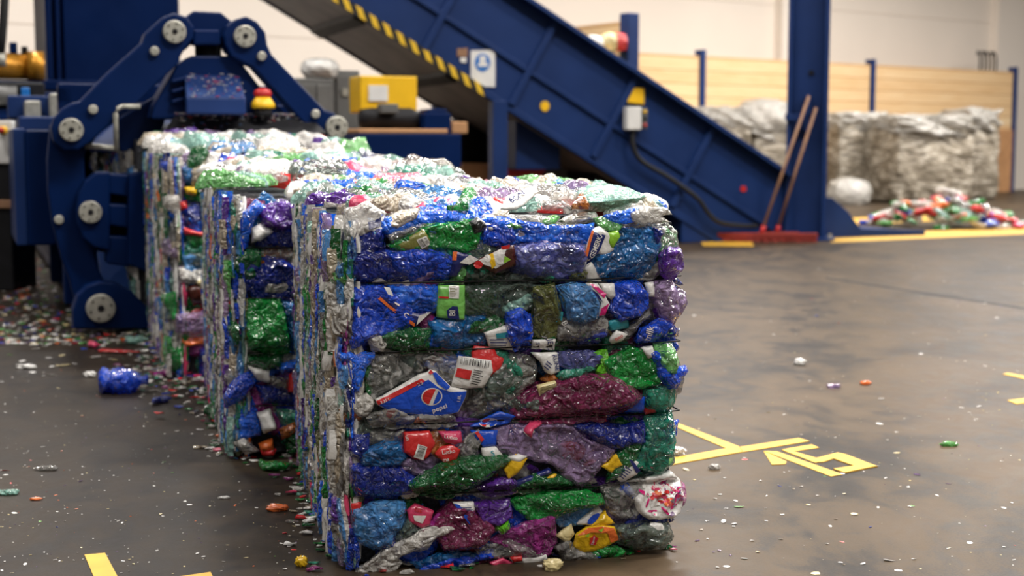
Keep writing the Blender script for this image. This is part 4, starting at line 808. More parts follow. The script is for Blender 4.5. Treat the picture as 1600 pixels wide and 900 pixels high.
for k in range(3): MB().box(sx0 + .1 + k * .16, sx0 + .2 + k * .16, 1.8, 2.0, sz1 + .09, sz1 + .2 + .05 * (k % 2)).build('valve_block', M_STEEL, BP, bevel=.01)
hx, hz = bl(182, 236, -.05); hx2, hz2 = bl(183, 166, -.05); hx3 = bl(219, 163, -.05)[0]
MB().tube([(hx, -.05, hz), (hx, -.05, hz2 - .04), (hx + .015, -.05, hz2 - .012), (hx + .04, -.05, hz2), (hx3, -.05, hz2)], .014, 8).build('grab_handle', M_STEEL, BP, True)
MB().tube([bl(133, 228, .1) and (bl(133, 228, .1)[0], .1, bl(133, 228, .1)[1]), (bl(182, 232, .1)[0], .1, bl(182, 232, .1)[1])], .016, 8).build('guide_rod', M_STEEL, BP, True)
for (a, b) in ((200, 148), (210, 142), (221, 136)): # hose fittings behind the link
    x, z = bl(a, b, .28); MB().tube([(x - .05, .28, z - .07), (x, .28, z), (x + .06, .28, z + .06)], .03, 10).build('hose_fitting', M_STEEL, BP, True)
plate('guard_panel', [(184, 185), (243, 150), (262, 178), (250, 212), (236, 240), (186, 236)], .24, .3)
def slope(name, pts, mat=None, th=.03):
    Q_ = [(lambda q: Vector((q[0], a_, q[1])))(bl(x_, y_, a_)) for x_, y_, a_ in pts]; n_ = (Q_[1] - Q_[0]).cross(Q_[2] - Q_[0]).normalized() * th
    return MB().add([tuple(q) for q in Q_] + [tuple(q - n_) for q in Q_], [(0, 1, 2, 3), (7, 6, 5, 4)] + [(k, k + 4, (k + 1) % 4 + 4, (k + 1) % 4) for k in range(4)]).build(name, mat or M_CONV, BP, bevel=.004)
slope('sloping_guard', [(140, 231, .2), (183, 231, .2), (192, 178, .5), (160, 196, .5)])
slope('sloping_guard', [(240, 214, .2), (262, 214, .2), (276, 170, .5), (244, 172, .5)])
# emergency stop on the press plate
ex, ez = bl(411, 181, -.04)
es = MB().tube([(0, 0, 0), (0, 0, .05)], .062, 16).build('emergency_stop', M_RUBBER, BP, True); es.location = (ex, -.04, ez); es.scale = (.85, .85, .85); es['label'] = 'red and yellow emergency stop'
MB().tube([(0, 0, .05), (0, 0, .08), (0, 0, .125)], .08, 18, rads=[.082, .08, .05]).build('yellow_collar', M_YEL, es, True)
MB().tube([(0, 0, .12), (0, 0, .15), (0, 0, .172), (0, 0, .185)], .05, 18, rads=[.05, .062, .05, .02]).build('red_button', M_RED, es, True)
# bottles in the channel, seen through the slot
pk = thing('channel_plug', C0 + BA * 1.4 + Vector((0, 0, .125)), AX, 'compressed bottle material inside the press, seen through the slot behind the clamp link', 'compressed plastic')
MB().box(-.36, .5, -1.35, 3, 0, .96).build('compressed_core', M_CORE, pk)
rr = random.Random(4); names = sorted(set(MIXS)); mbs = MB()
for _ in range(620):
    y = rr.uniform(-1.36, .9); z = rr.uniform(.1, .86); h = rr.uniform(.03, .12); wd = rr.uniform(.01, .03); mi = names.index(rr.choice(MIXS)); o_ = rr.uniform(.0, .035)
    mbs.add([(-.36 - o_, y - wd, z - h), (-.39 - o_, y, z - h * .3), (-.36 - o_, y + wd, z - h), (-.36 - o_, y + wd, z + h), (-.395 - o_, y, z + h * .6), (-.36 - o_, y - wd, z + h)], [(0, 1, 4, 5), (1, 2, 3, 4)], mi)
for _ in range(260):
    y = rr.uniform(-1.0, 1.2); z = rr.uniform(.53, .86); h = rr.uniform(.02, .06); wd = rr.uniform(.02, .05); mi = names.index(rr.choice(MIXS)); x_ = -.37 - rr.uniform(.0, .05)
    mbs.add([(x_, y - wd, z - h), (x_ - .02, y, z - h * .3), (x_, y + wd, z - h), (x_, y + wd, z + h), (x_ - .02, y, z + h * .6), (x_, y - wd, z + h)], [(0, 1, 4, 5), (1, 2, 3, 4)], mi)
o = mbs.build('layered_plastic_edges', [PET[m] for m in names], pk, True); o['kind'] = 'stuff'

# hydraulics at the left edge
def hang(name, label, cat, loc, rz=AX): return thing(name, loc, rz, label, cat)
g0 = at(34, 104, 11.5)
cy = hang('hydraulic_cylinder', 'gold painted hydraulic cylinder lying beside the blue hopper at the left edge', 'hydraulic cylinder', g0)
MB().tube([(-.9, 0, 0), (.04, 0, 0)], .105, 24).build('cylinder_barrel', M_GOLD, cy, True)
MB().tube([(.04, 0, 0), (.17, 0, 0)], .125, 24).build('cylinder_flange', M_GOLD, cy, True)
MB().box(-.09, -.03, -.04, .04, .1, .19).build('port_block', M_BLUE, cy, bevel=.006); MB().box(.0, .05, -.03, .03, .1, .16).build('fitting', M_DARK, cy, bevel=.006)
MB().box(-.7, .17, -.06, .06, -.66, -.11).build('cylinder_bracket', M_BLUE, cy, bevel=.01)
hs = hang('hydraulic_hose', 'thick black hydraulic hose hanging at the upper left picture edge', 'hose', at(4, 84, 11.2), 0)
MB().tube([(-.02, 0, -.02), (.0, 0, .12), (.02, 0, .3), (.03, .05, .6), (-.1, .1, 1.0), (-.5, .2, 1.5)], .034, 10).build('hose_line', M_RUBBER, hs, True)
MB().tube([(-.02, 0, -.1), (-.02, 0, .0)], .045, 10).build('hose_coupling', M_STEEL, hs, True)
pu = hang('pump_motor', 'dark grey pump unit with small fittings below the gold cylinder', 'pump', at(26, 172, 10.6))
MB().box(-.3, .2, -.15, .2, 0, .2).build('pump_body', M_DARK, pu, bevel=.02); MB().tube([(-.28, -.18, .1), (.0, -.18, .1)], .07, 14).build('motor_drum', M_GREYBOX, pu, True)
MB().box(.03, .09, -.2, -.15, .04, .16).build('blue_valve', M_SIGNBLUE, pu, bevel=.008); MB().box(.12, .17, -.2, -.15, .0, .1).build('white_valve', M_WHITE, pu, bevel=.008)
MB().box(-.6, .28, -.2, .3, -.07, 0).build('pump_tray', M_BLUE, pu, bevel=.008)
ca = hang('control_cabinet', 'pale control cabinet with a small emergency stop at the far left edge', 'cabinet', at(4, 256, 10.2) , 0)
MB().box(-.9, .075, 0, .5, 0, .31).build('cabinet_body', M_WHITE, ca, bevel=.01)
MB().tube([(.02, -.05, .24), (.02, 0, .24)], .03, 12).build('yellow_button_collar', M_YEL, ca, True); MB().tube([(.02, -.08, .24), (.02, -.05, .24)], .022, 12).build('red_button', M_RED, ca, True)
MB().box(-.9, .06, .02, .45, -.26, 0).build('dark_plinth', M_DARK, ca, bevel=.01); MB().box(-.9, .09, -.02, .5, -.32, -.26).build('wooden_pallet_board', M_HANDLE, ca, bevel=.005)
z0 = ca.location.z - .32
for a_, b_ in ((-.9, -.75), (-.2, .05)): MB().box(a_, b_, 0, .5, -.32 - z0, -.32).build('support_leg', M_DARK, ca, bevel=.01)

# ---------------------------------------------------------------- inclined conveyor
Q = gp(1225, 375); CV = thing('inclined_conveyor', Q, AX, 'long blue inclined conveyor climbing to the left behind the bales', 'conveyor')
TAN = .578
tz_ = lambda s: .74 + TAN * s
bz_ = lambda s: -.51 + TAN * s
def cs(px, py):  # (s, z) on the near side of the conveyor
    p = plane_hit(px, py, Q, BA) - Q; return (-p.dot(BR), p.z)
def side(name, y0, y1, pts, mat=M_CONV, bevel=.008): return MB().prism(pts, lambda s, z: (-s, y0, z), lambda s, z: (-s, y1, z)).build(name, mat, CV, bevel=bevel)
SP = [(1.29, 0), (1.29, bz_(1.29)), (7.2, bz_(7.2)), (7.2, tz_(7.2)), (0, .74), (-.12, .5), (-.12, 0)]
side('side_panel', 0, .06, SP); side('side_panel', 1.95, 2.01, SP)
lip = lambda d0, d1: [(0, tz_(0) - d1), (7.2, tz_(7.2) - d1), (7.2, tz_(7.2) - d0), (0, tz_(0) - d0)]
side('top_lip', -.15, .03, lip(-.01, .05)); side('edge_rail', -.035, .02, lip(.68, .74)); side('edge_rail', -.02, .02, lip(1.17, 1.25))
for s in (.94, 1.87, 2.8, 3.73, 4.66, 5.59, 6.5):
    c, d = math.cos(math.atan(TAN)), math.sin(math.atan(TAN)); dn = Vector((d * 1.0, -c)) ; b = Vector((s, tz_(s) - .04)); e = b + dn * .98; t = Vector((c, d)) * .035
    side('stiffener', -.05, .02, [tuple(b - t), tuple(b + t), tuple(e + t), tuple(e - t)])
side('underside_guard', .06, 1.95, [(1.5, bz_(1.5) + .02), (7.2, bz_(7.2) + .02), (7.2, bz_(7.2) + .1), (1.5, bz_(1.5) + .1)], M_UNDER)
side('carrying_belt', .06, 1.95, [(0, .3), (7.2, bz_(7.2) + .8), (7.2, bz_(7.2) + .86), (0, .36)], M_RUBBER)
for s in (3.85, 4.8, 5.8):
    side('cross_channel', .06, 1.95, [(s, bz_(s) - .03), (s + .12, bz_(s + .12) - .03), (s + .12, bz_(s + .12) + .03), (s, bz_(s) + .03)], M_DARK)
hz0, hz1 = cs(755, 150)[0], 8.0
side('hazard_strip', -.045, -.02, [(hz0, bz_(hz0) - .01), (hz1, bz_(hz1) - .01), (hz1, bz_(hz1) + .09), (hz0, bz_(hz0) + .09)], M_HAZ, 0)
for y0 in (-.03, 1.9):
    sa = cs(792, 200)[0]; sb = cs(769, 200)[0]; MB().box(-sb, -sa, y0, y0 + .16, 0, bz_(sa) + .1).box(-sb - .08, -sa + .08, y0 - .06, y0 + .22, 0, .02).build('support_leg', M_CONV, CV, bevel=.008)
side('tail_skirt', .3, 1.9, [(1.29, 0), (1.29, .3), (2.2, .75), (2.2, .7), (1.5, 0)], M_DARK)
# tail trough running right at floor level
MB().prism([(0, 0), (2.0, 0), (2.0, .06), (1.1, .1), (.92, .3), (.7, .46), (0, .46)], lambda s, z: (s, .12, z), lambda s, z: (s, .18, z)).prism([(0, 0), (2.0, 0), (2.0, .06), (1.1, .1), (.92, .3), (.7, .46), (0, .46)], lambda s, z: (s, 1.85, z), lambda s, z: (s, 1.91, z)).box(0, 2.0, .18, 1.85, 0, .04).build('tail_trough', M_CONV, CV, bevel=.006)
(sa_, z1_), (sb_, z0_) = cs(890, 190), cs(820, 266)
MB().box(-sb_, -sa_, .25, 1.1, z0_, z1_ + .15).build('tension_housing', M_CONV, CV, bevel=.012)
# notices on the side panel
def onpanel(name, mat, pts, y=-.012, parent=CV):
    P = [cs(*p) for p in pts]; return MB().prism(P, lambda s, z: (-s, y, z), lambda s, z: (-s, y + .012, z)).build(name, mat, parent)
nt = onpanel('safety_notice', M_WHITE, [(735, 79), (773, 78), (773, 136), (735, 135)], -.015); nt['label'] = 'white notice with a round blue sign'
onpanel('mandatory_sign', M_SIGNBLUE, ell(753, 98, 12, 14), -.02, nt); onpanel('sign_figure', M_WHITE, ell(753, 92, 5.5, 5), -.024, nt); onpanel('sign_figure', M_WHITE, [(748, 97), (759, 97), (762, 104), (745, 104)], -.024, nt)
onpanel('small_sticker', M_HANDLE, [(714, 76), (730, 75), (730, 89), (714, 88)]); onpanel('small_sticker', M_WHITE, [(719, 90), (728, 90), (728, 98), (719, 97)])
o = onpanel('round_sticker', M_YEL, ell(851, 166, 7, 8)); o['label'] = 'round yellow sticker'
o = onpanel('red_sticker', M_RED, ell(1161, 295, 4.5, 5)); o['label'] = 'small red dot'
o = onpanel('warning_sticker', M_YEL, [(983, 138), (1004, 138), (1004, 163), (978, 160)], -.04); o['label'] = 'yellow warning sticker'
sb_, zb_ = cs(970, 203); st_, zt_ = cs(1003, 168)
bx = MB().box(-sb_, -st_ - .08, -.16, -.05, zb_, zt_).build('switch_box', M_WHITE, CV, bevel=.01); bx['label'] = 'white switch box'
MB().box(-st_ - .08, -st_, -.14, -.05, zb_ + .01, zt_ - .01).build('button_panel', M_GREYBOX, bx, bevel=.01)
for k, m in enumerate((M_RED, M_DARK, M_YEL)): MB().tube([(-st_ - .04, -.17, zb_ + .05 + k * .07), (-st_ - .04, -.13, zb_ + .05 + k * .07)], .018, 10).build('push_button', m, bx, True)
cab = [cs(*p) for p in ((983, 203), (982, 225), (990, 245), (1005, 258), (1030, 272), (1060, 292), (1085, 312), (1100, 333), (1118, 347), (1150, 352), (1175, 353))]
def smoothp(P, n=5):
    P = [Vector(p) for p in P]; o = []
    for i in range(len(P) - 1):
        a, b, c, d = P[max(i - 1, 0)], P[i], P[i + 1], P[min(i + 2, len(P) - 1)]
        for j in range(n):
            t = j / n; o.append(.5 * ((2 * b) + (c - a) * t + (2 * a - 5 * b + 4 * c - d) * t * t + (3 * b - a - 3 * c + d) * t ** 3))
    return o + [P[-1]]
MB().tube(smoothp([(-s, -.1, max(z, .04)) for s, z in cab]), .026, 10).build('power_cable', M_RUBBER, CV, True)

# ---------------------------------------------------------------- steel column and brooms
q0 = gp(1270, 378)
colm = thing('steel_column', q0 + Vector((0, .42, 0)), R(-12), 'tall blue steel column with wide flanges at the conveyor foot', 'steel column')
W_ = .205
MB().box(-W_ - .02, -W_ + .03, -.2, .2, 0, 6.4).box(W_ - .03, W_ + .02, -.2, .2, 0, 6.4).box(-W_ + .03, W_ - .03, -.03, .03, 0, 6.4).build('column_shaft', M_CONV, colm, bevel=.004)
MB().box(-.32, .32, -.28, .28, 0, .03).build('base_plate', M_CONV, colm, bevel=.004)
for sx in (-1, 1): MB().tube([(sx * .27, -.22, .03), (sx * .27, -.22, .08)], .02, 8).build('anchor_bolt', M_STEEL, colm)
MB().box(-.24, .03, -.26, -.2, 1.33, 1.40).box(-.02, .03, -.26, -.03, 1.2, 1.62).build('broom_rest', M_CONV, colm, bevel=.004)
MB().tube([(.03, -.05, 1.86), (.03, -.03, 1.86)], .03, 10).build('knock_out', M_DARK, colm)
def broom(label, p_head, p_top, hl, rz):
    b = gp(*p_head); t = thing('push_broom', b, rz, label, 'broom', 'push brooms leaning on the column')
    inv = Matrix.Rotation(-rz, 3, 'Z'); e = at(p_top[0], p_top[1], min(b.y + .1, 15.52)); v = inv @ (e - b)
    MB().tube([(0, 0, .09), tuple(v)], .017, 10).build('handle', M_HANDLE, t, True)
    MB().box(-hl / 2, hl / 2, -.035, .035, .055, .1).build('broom_head', M_BROOM, t, bevel=.008)
    m = MB(); rb = random.Random(3)
    for i in range(70):
        x = -hl / 2 + .01 + (hl - .02) * i / 69
        for y in (-.03, -.01, .012, .03): m.add([(x - .006, y, .056), (x + .006, y, .056), (x + .01 * rb.uniform(-1, 1) + .004, y * 1.25, .0), (x + .01 * rb.uniform(-1, 1) - .004, y * 1.25, .0)], [(0, 1, 2, 3)])
    m.build('bristles', M_BROOM, t); MB().tube([(0, 0, .08), (v.x * .06, v.y * .06, .08 + v.z * .06)], .028, 10).build('handle_socket', M_RED, t, True)
broom('long handled red push broom leaning on the column, nearer of the two', (1189, 378), (1264, 150), 1.22, R(-6))
broom('second red push broom leaning on the column, just behind the wider one', (1213, 376), (1275, 168), .5, R(-6))

# ---------------------------------------------------------------- stretch-wrapped bundles by the plank wall
def rcube(name, mat, parent, sx, sy, sz, seed, amp=.06, n=18, r=.24, fl_=1.0):
    mb = MB(); bm = bmesh.new(); bmesh.ops.create_cube(bm, size=2); bmesh.ops.subdivide_edges(bm, edges=bm.edges, cuts=n, use_grid_fill=True)
    vs = []
    for v in bm.verts:
        p = v.co.copy(); d = p.normalized(); c = Vector([math.copysign(abs(x) ** (1.0), x) for x in p]); q = c * (1 - r) + d * r * 1.35
        k = 1 + amp * fbm((q.x * 1.3 + q.z, q.y * 1.3), 1.6, seed) + amp * .6 * fbm((q.x + q.y, q.z * 2.2), 2.6, seed + 2) + amp * .3 * fbm((q.x - q.y, q.z * 3), 6, seed + 4)
        vs.append((q.x * k * sx / 2, q.y * k * sy / 2, max(0, sz / 2 + q.z * k * sz / 2 * fl_)))
    fs = [tuple(v.index for v in f.verts) for f in bm.faces]; bm.free()
    return mb.add(vs, fs).build(name, mat, parent, True)
def bundle(label, px, py, wpx, tpy, depth, seed, rz=WANG, name='film_bundle', cat='plastic bundle', grp='stretch-wrapped bundles by the plank wall'):
    b = gp(px, py); k = FPX / b.y; wd, h = wpx / k, (py - tpy) / k
    o = rcube(name, M_WRAP, None, wd * .86, depth, h, seed); o.location = b + Vector((0, depth * .4, 0)); o.rotation_euler = (0, 0, rz * .35); tag(o, label, cat, grp)
    c = rcube('loose_top_film', PET['milky'], o, wd * .84, depth * .95, h * .26, seed + 50, .28, 18, .35); c.location = (0, 0, h * .86); return o
bundle('big wrapped film bundle standing just behind the bottle heap', 1446, 318, 150, 196, 1.5, 1)
bundle('tall wrapped film bundle right of the big one, before the brown board', 1522, 311, 62, 188, 1.3, 2)
bundle('wrapped film bundle right beside the column with a dark gap on its right', 1334, 314, 96, 192, 1.3, 3)
bundle('wrapped film bundle left of the column, rising over the conveyor end', 1205, 317, 100, 204, 1.2, 5)
bundle('wrapped film bundle farther left, half hidden by the conveyor', 1116, 319, 106, 186, 1.2, 7)
def bag(name, label, cat, px, py, D, sx, sy, sz, mat, seed, z=None, amp=.12):
    o = rcube(name, mat, None, sx, sy, sz, seed, amp, 14, .7); p = at(px, py, D); o.location = p if z is None else Vector((p.x, p.y, z)); return tag(o, label, cat)
b = gp(1326, 319); bag('film_bag', 'small white film bag lying on the floor right of the column', 'plastic bag', 1326, 319, b.y, .62, .6, .42, PET['milky'], 11, 0)
bag('film_bag', 'pale film bag on top of the bundle left of the column', 'plastic bag', 1194, 206, 26.3, .85, .8, .55, PET['milky'], 13)
for i, (px, py, mt, lb_) in enumerate(((925, 74, 'label_white', 'white'), (952, 70, 'label_cream', 'cream'), (966, 70, 'label_red', 'red'), (944, 88, 'label_leaf', 'lime green'))):
    bag('filled_bag', f'{lb_} filled bag showing above the conveyor, left of the tall blue post', 'plastic bag', px, py + 10, 19.15 + .05 * i, .2 if i else .28, .26, .22, PET[mt], 20 + i)
sh = bpy.data.objects.get('timber_divider')
st = thing('storage_rack', at(940, 200, 19.1).xy.to_3d(), WANG + R(90), 'pine shelf carrying the coloured bags above the conveyor', 'shelf')
zr = at(945, 99, 19.1).z
MB().box(-.35, .42, -.02, .3, zr - .06, zr).build('shelf_board', M_WOOD, st); MB().box(-.35, -.29, -.02, .3, 0, zr - .06).box(.36, .42, -.02, .3, 0, zr - .06).build('shelf_leg', M_WOOD, st)

# ---------------------------------------------------------------- equipment under and behind the conveyor
def gbox(px0, px1, py0, D, name, label, cat, mat, z0=None, dep=.8, rz=AX, py1=None, bevel=.015, part=None):
    a, b_ = at(px0, py0, D), at(px1, py0, D); wd = (b_.x - a.x) / math.cos(rz) * .96; zt = a.z; zb = 0 if py1 is None else at(px0, py1, D).z
    t = thing(name, Vector(((a.x + b_.x) / 2, D, zb)), rz, label, cat); MB().box(-wd / 2, wd / 2, 0, dep, 0, zt - zb).build(part or 'body', mat, t, bevel=bevel); return t, wd, zt - zb
t, wd, h = gbox(463, 522, 122, 13.6, 'equipment_cabinet', 'dark grey cabinet carrying a white bag, beyond the clamp', 'cabinet', M_GREYBOX, dep=.6, part='cabinet_body')
MB().box(-wd / 2 + .03, -.01, -.02, 0, .1, h - .06).build('door_leaf', M_GREYBOX, t, bevel=.006); MB().box(.01, wd / 2 - .03, -.02, 0, .1, h - .06).build('door_leaf', M_GREYBOX, t, bevel=.006)
MB().box(-.03, -.01, -.05, -.02, h * .75, h * .82).build('door_handle', M_STEEL, t, bevel=.004); MB().box(.06, .16, -.03, -.02, h * .52, h * .62).build('paper_notice', M_WHITE, t)
bag('white_bag', 'bulging white bag on top of the dark grey cabinet', 'plastic bag', 500, 122, 13.8, .3, .35, .17, PET['label_white'], 31, amp=.06)
t, wd, h = gbox(522, 562, 110, 14.0, 'equipment_cabinet', 'taller grey cabinet between the bagged cabinet and yellow guard', 'cabinet', M_GREYBOX, dep=.6, part='cabinet_body')
MB().box(-wd / 2 + .02, wd / 2 - .02, -.02, 0, .1, h - .05).build('door_leaf', M_GREYBOX, t, bevel=.006); MB().box(-.06, .0, -.04, -.02, h * .86, h * .9).build('lock_plate', M_STEEL, t)
# blue machine table with motor, block and yellow guard
tb0 = at(655, 258, 12.4); mt_ = thing('machine_table', Vector((tb0.x, tb0.y, 0)), AX, 'blue steel machine table with a dark motor and yellow guard right of the bales', 'machine table')
def mtb(px, py, y0=0): p = plane_hit(px, py, tb0 + BA * y0, BA) - mt_.location; return (p.dot(BR), p.z)
def mbox(name, a, b, y0, y1, mat, bevel=.012): (x0, z1), (x1, z0) = mtb(*a, y0), mtb(*b, y0); return MB().box(x0, x1, y0, y1, z0, z1).build(name, mat, mt_, bevel=bevel)
mbox('table_beam', (560, 209), (721, 262), 0, 1.2, M_BLUE); mbox('table_deck', (560, 201), (700, 209), .05, 1.15, M_BROWNBOX)
x0, z0 = mtb(560, 262); x1, _ = mtb(721, 262)
for x in (x0 + .02, x1 - .16):
    for y in (0, 1.06): MB().box(x, x + .14, y, y + .14, 0, z0).build('table_leg', M_BLUE, mt_, bevel=.01)
mbox('bearing_block', (663, 176), (705, 209), .1, .4, M_BLUE); mbox('bearing_cap', (668, 170), (699, 177), .12, .38, M_BLUE)
(xm0, zm) = mtb(563, 186, .3); (xm1, _) = mtb(655, 186, .3)
m = MB().tube([(xm0, .3, zm), (xm0 + .1, .3, zm), (xm1 - .08, .3, zm), (xm1, .3, zm)], .1, 20, rads=[.085, .1, .1, .07]).build('motor', M_DARK, mt_, True)
MB().box(xm0 + .14, xm0 + .3, .12, .26, zm + .05, zm + .13).build('terminal_box', M_GREYBOX, m, bevel=.008)
gd = mbox('belt_guard', (563, 118), (652, 176), .55, .95, M_YEL); gd['label'] = 'yellow belt guard'
(xa_, za_), (xb_, zb2) = mtb(576, 133, .54), mtb(606, 158, .54); MB().box(xa_, xb_, .535, .55, zb2, za_).build('notice', M_WHITE, gd)
mbox('brown_timber', (706, 190), (731, 209), .2, .9, M_BROWNBOX)
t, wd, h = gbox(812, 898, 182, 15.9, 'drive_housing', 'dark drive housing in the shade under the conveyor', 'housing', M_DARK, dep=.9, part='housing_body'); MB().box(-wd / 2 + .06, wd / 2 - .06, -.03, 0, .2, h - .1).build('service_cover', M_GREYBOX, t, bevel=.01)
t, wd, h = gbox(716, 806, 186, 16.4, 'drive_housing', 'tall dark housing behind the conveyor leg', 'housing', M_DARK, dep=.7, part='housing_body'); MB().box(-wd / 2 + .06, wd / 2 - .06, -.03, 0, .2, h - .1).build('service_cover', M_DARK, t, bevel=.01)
t, wd, h = gbox(793, 850, 262, 15.2, 'red_crate', 'red crate standing under the conveyor beside its leg', 'crate', M_RED, dep=.5, part='crate_body'); MB().box(-wd / 2 - .02, wd / 2 + .02, -.02, .52, h - .05, h).build('crate_rim', M_RED, t, bevel=.008)
t, wd, h = gbox(722, 768, 256, 15.6, 'carton', 'pale beige carton standing left of the conveyor leg', 'carton', M_BROWNBOX, dep=.5, part='carton_body'); MB().box(-wd / 2, wd / 2, -.005, .5, h - .012, h + .004).build('carton_flap', M_BROWNBOX, t)
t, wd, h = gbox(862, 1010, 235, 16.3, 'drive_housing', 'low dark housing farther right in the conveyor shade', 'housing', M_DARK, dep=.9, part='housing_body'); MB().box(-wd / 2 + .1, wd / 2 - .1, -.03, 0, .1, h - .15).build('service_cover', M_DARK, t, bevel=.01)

# ---------------------------------------------------------------- loose bottles
def bottle_mesh(seed, Ln=.22, rad=.042, sq=.45, amp=.25, n=14):
    prof = [(0, .1), (.02, .8), (.08, 1), (.3, .96), (.36, .88), (.42, .97), (.68, 1), (.8, .72), (.88, .36), (.92, .33), (1, .33), (1.0, .02)]
    P = []
    for (a, b), (c, d) in zip(prof, prof[1:]):
        k = max(1, int((c - a) / .05)); P += [(a + (c - a) * j / k, b + (d - b) * j / k) for j in range(k)]
    P.append(prof[-1]); vs = []
    for x, r_ in P:
        for q in range(n):
            t = 2 * math.pi * q / n; y, z = math.cos(t) * r_ * rad, math.sin(t) * r_ * rad
            k = 1 + amp * (ridge((x * Ln * 1.5 + t * .02, y), 18, seed) - .4) * min(1, r_) + amp * .5 * fbm((x * 4, t), 2, seed + 1)
            bend = .03 * math.sin(x * 3 + seed)
            vs.append(((x - .5) * Ln, y * k * 1.15 + bend, z * k * sq + rad * sq))
    fs = [(i * n + q, i * n + (q + 1) % n, (i + 1) * n + (q + 1) % n, (i + 1) * n + q) for i in range(len(P) - 1) for q in range(n)]
    return vs, fs
rp = random.Random(77)
HB = [('label_red', 'red', 16), ('green', 'green', 16), ('clear', 'clear', 18), ('blue', 'blue', 9), ('milky', 'milky white', 26), ('label_orange', 'orange', 7), ('light_green', 'pale green', 8), ('aqua', 'pale aqua', 10), ('label_pink', 'pink', 5)]
proto = {}
for m, nm, k in HB:
    vs, fs = bottle_mesh(len(nm) * 3 + k, .24, .055, .6); o = MB().add(vs, fs).build('crushed_bottle', PET[m], None, True); proto[m] = o
    tag(o, f'crushed {nm} plastic bottle in the heap beside the long yellow line', 'bottle', f'crushed {nm} bottles in the heap')
hb = gp(1476, 356); order = [m for m, _, k in HB for _ in range(k)]; rp.shuffle(order); seen = set()
for m in order:
    q = rp.random() ** .6; t = rp.uniform(0, 2 * math.pi); ex, ey = q * math.cos(t), q * math.sin(t)
    top = .46 * max(0, 1 - q ** 1.3) ** .8 * (1 + .25 * math.sin(ex * 7)); z = rp.uniform(.35, 1) * top
    o = proto[m] if m not in seen else proto[m].copy()
    if m in seen: C.objects.link(o)
    seen.add(m); o.location = hb + Vector((ex * .98, ey * .75 + .1, z)); o.rotation_euler = (rp.uniform(-.4, .4) * (z > .05), rp.uniform(-.5, .5) * (z > .05), rp.uniform(0, 6.28)); s_ = rp.uniform(.8, 1.3); o.scale = (s_, s_, s_)
def loose(mat, label, px, py, Ln, rad, seed, rz, sq=.5, cap=None, cat='bottle', name='crushed_bottle', amp=.3):
    vs, fs = bottle_mesh(seed, Ln, rad, sq, amp, 20); t = thing(name, gp(px, py), rz, label, cat)
    MB().add(vs, fs).build('bottle_body', PET[mat], t, True)
    if cap: MB().tube([(Ln * .46, 0, rad * sq), (Ln * .54, 0, rad * sq)], rad * .42, 14).build('bottle_cap', PET[cap], t, True)
    return t
loose('blue', 'crumpled blue bottle on the floor left of the second bale, larger of two blue ones', 192, 612, .2, .055, 3, R(12), .9, 'navy', amp=.45)
loose('navy', 'small flattened blue bottle piece on the floor near the farthest bale', 253, 630, .075, .02, 5, R(10), .7)
loose('dark_green', 'crushed dark green bottle lying at the foot of the second bale', 342, 660, .13, .04, 8, R(-20), .7, amp=.5)
loose('green', 'torn green and clear bottle lying in front of the second bale', 430, 732, .10, .03, 9, R(20), .5, 'clear', amp=.5)
loose('magenta', 'crumpled magenta wrapper on the floor beside the third bale', 256, 590, .085, .025, 12, R(5), .6, cat='wrapper', name='crumpled_wrapper')
loose('label_red', 'flat red wrapper strip on the floor under the press pad', 186, 551, .22, .025, 14, R(4), .3, cat='wrapper', name='crumpled_wrapper')
loose('label_pink', 'small pink wrapper on the floor left of the red strip', 148, 543, .07, .03, 15, R(4), .6, cat='wrapper', name='crumpled_wrapper')
loose('aqua', 'pale aqua bottle piece on the floor behind the red strip', 214, 536, .12, .04, 16, R(8), .5)
loose('green', 'glossy green bottle neck on the floor under the front bale edge', 944, 868, .07, .022, 21, R(60), .6, amp=.5)
def chunk(mat, label, px, py, sx, sy, sz, seed, name='plastic_fragment', cat='plastic piece', amp=.2, rz=0.):
    o = rcube(name, PET[mat], None, sx, sy, sz, seed, max(amp, .5), 7, .85); o.location = gp(px, py); o.rotation_euler = (0, 0, rz); return tag(o, label, cat)
chunk('label_cream', 'pale yellow foam chunk on the floor before the front bale', 863, 890, .034, .028, .024, 41)
chunk('label_orange', 'orange plastic fragment on the floor left of the front bale', 433, 798, .042, .02, .016, 42)
chunk('label_yellow', 'small yellow fragment on the floor in the bottom left centre', 471, 885, .022, .012, .022, 43)
chunk('label_orange', 'small orange fragment lying left of the second bale foot', 344, 683, .024, .014, .01, 44)
chunk('label_white', 'curved white plastic rim on the floor in the left foreground', 41, 576, .075, .018, .018, 45, amp=.4)
chunk('label_white', 'white shard on the floor between the clamp foot and blue bottle', 141, 589, .04, .02, .022, 46)
chunk('aqua', 'white and turquoise film scrap at the far left floor edge', 14, 772, .045, .03, .012, 47, amp=.5)
chunk('clear', 'clear film scrap on the left floor above the turquoise one', 74, 734, .05, .03, .012, 48, amp=.6)
chunk('label_orange', 'dull orange scrap on the left floor near the turquoise one', 56, 781, .024, .014, .006, 49)
chunk('label_white', 'white folded scrap on the floor right of the front bale, mid way', 1250, 570, .04, .03, .025, 50, amp=.5)
chunk('lilac', 'bluish film scrap on the right floor below the white folded scrap', 1302, 606, .045, .03, .015, 51, amp=.5)
chunk('light_green', 'pale green leaf-like scrap on the right floor, alone', 1483, 697, .042, .014, .014, 52, amp=.6)
chunk('milky', 'white scrap on the floor between the front bale and yellow digit', 1116, 733, .026, .018, .014, 53, amp=.5)
chunk('milky', 'milky film scrap against the front bale beside the yellow tape', 1057, 712, .045, .03, .025, 54, amp=.5)
chunk('label_orange', 'white and orange scrap on the right floor', 1352, 601, .034, .018, .014, 55, amp=.5)
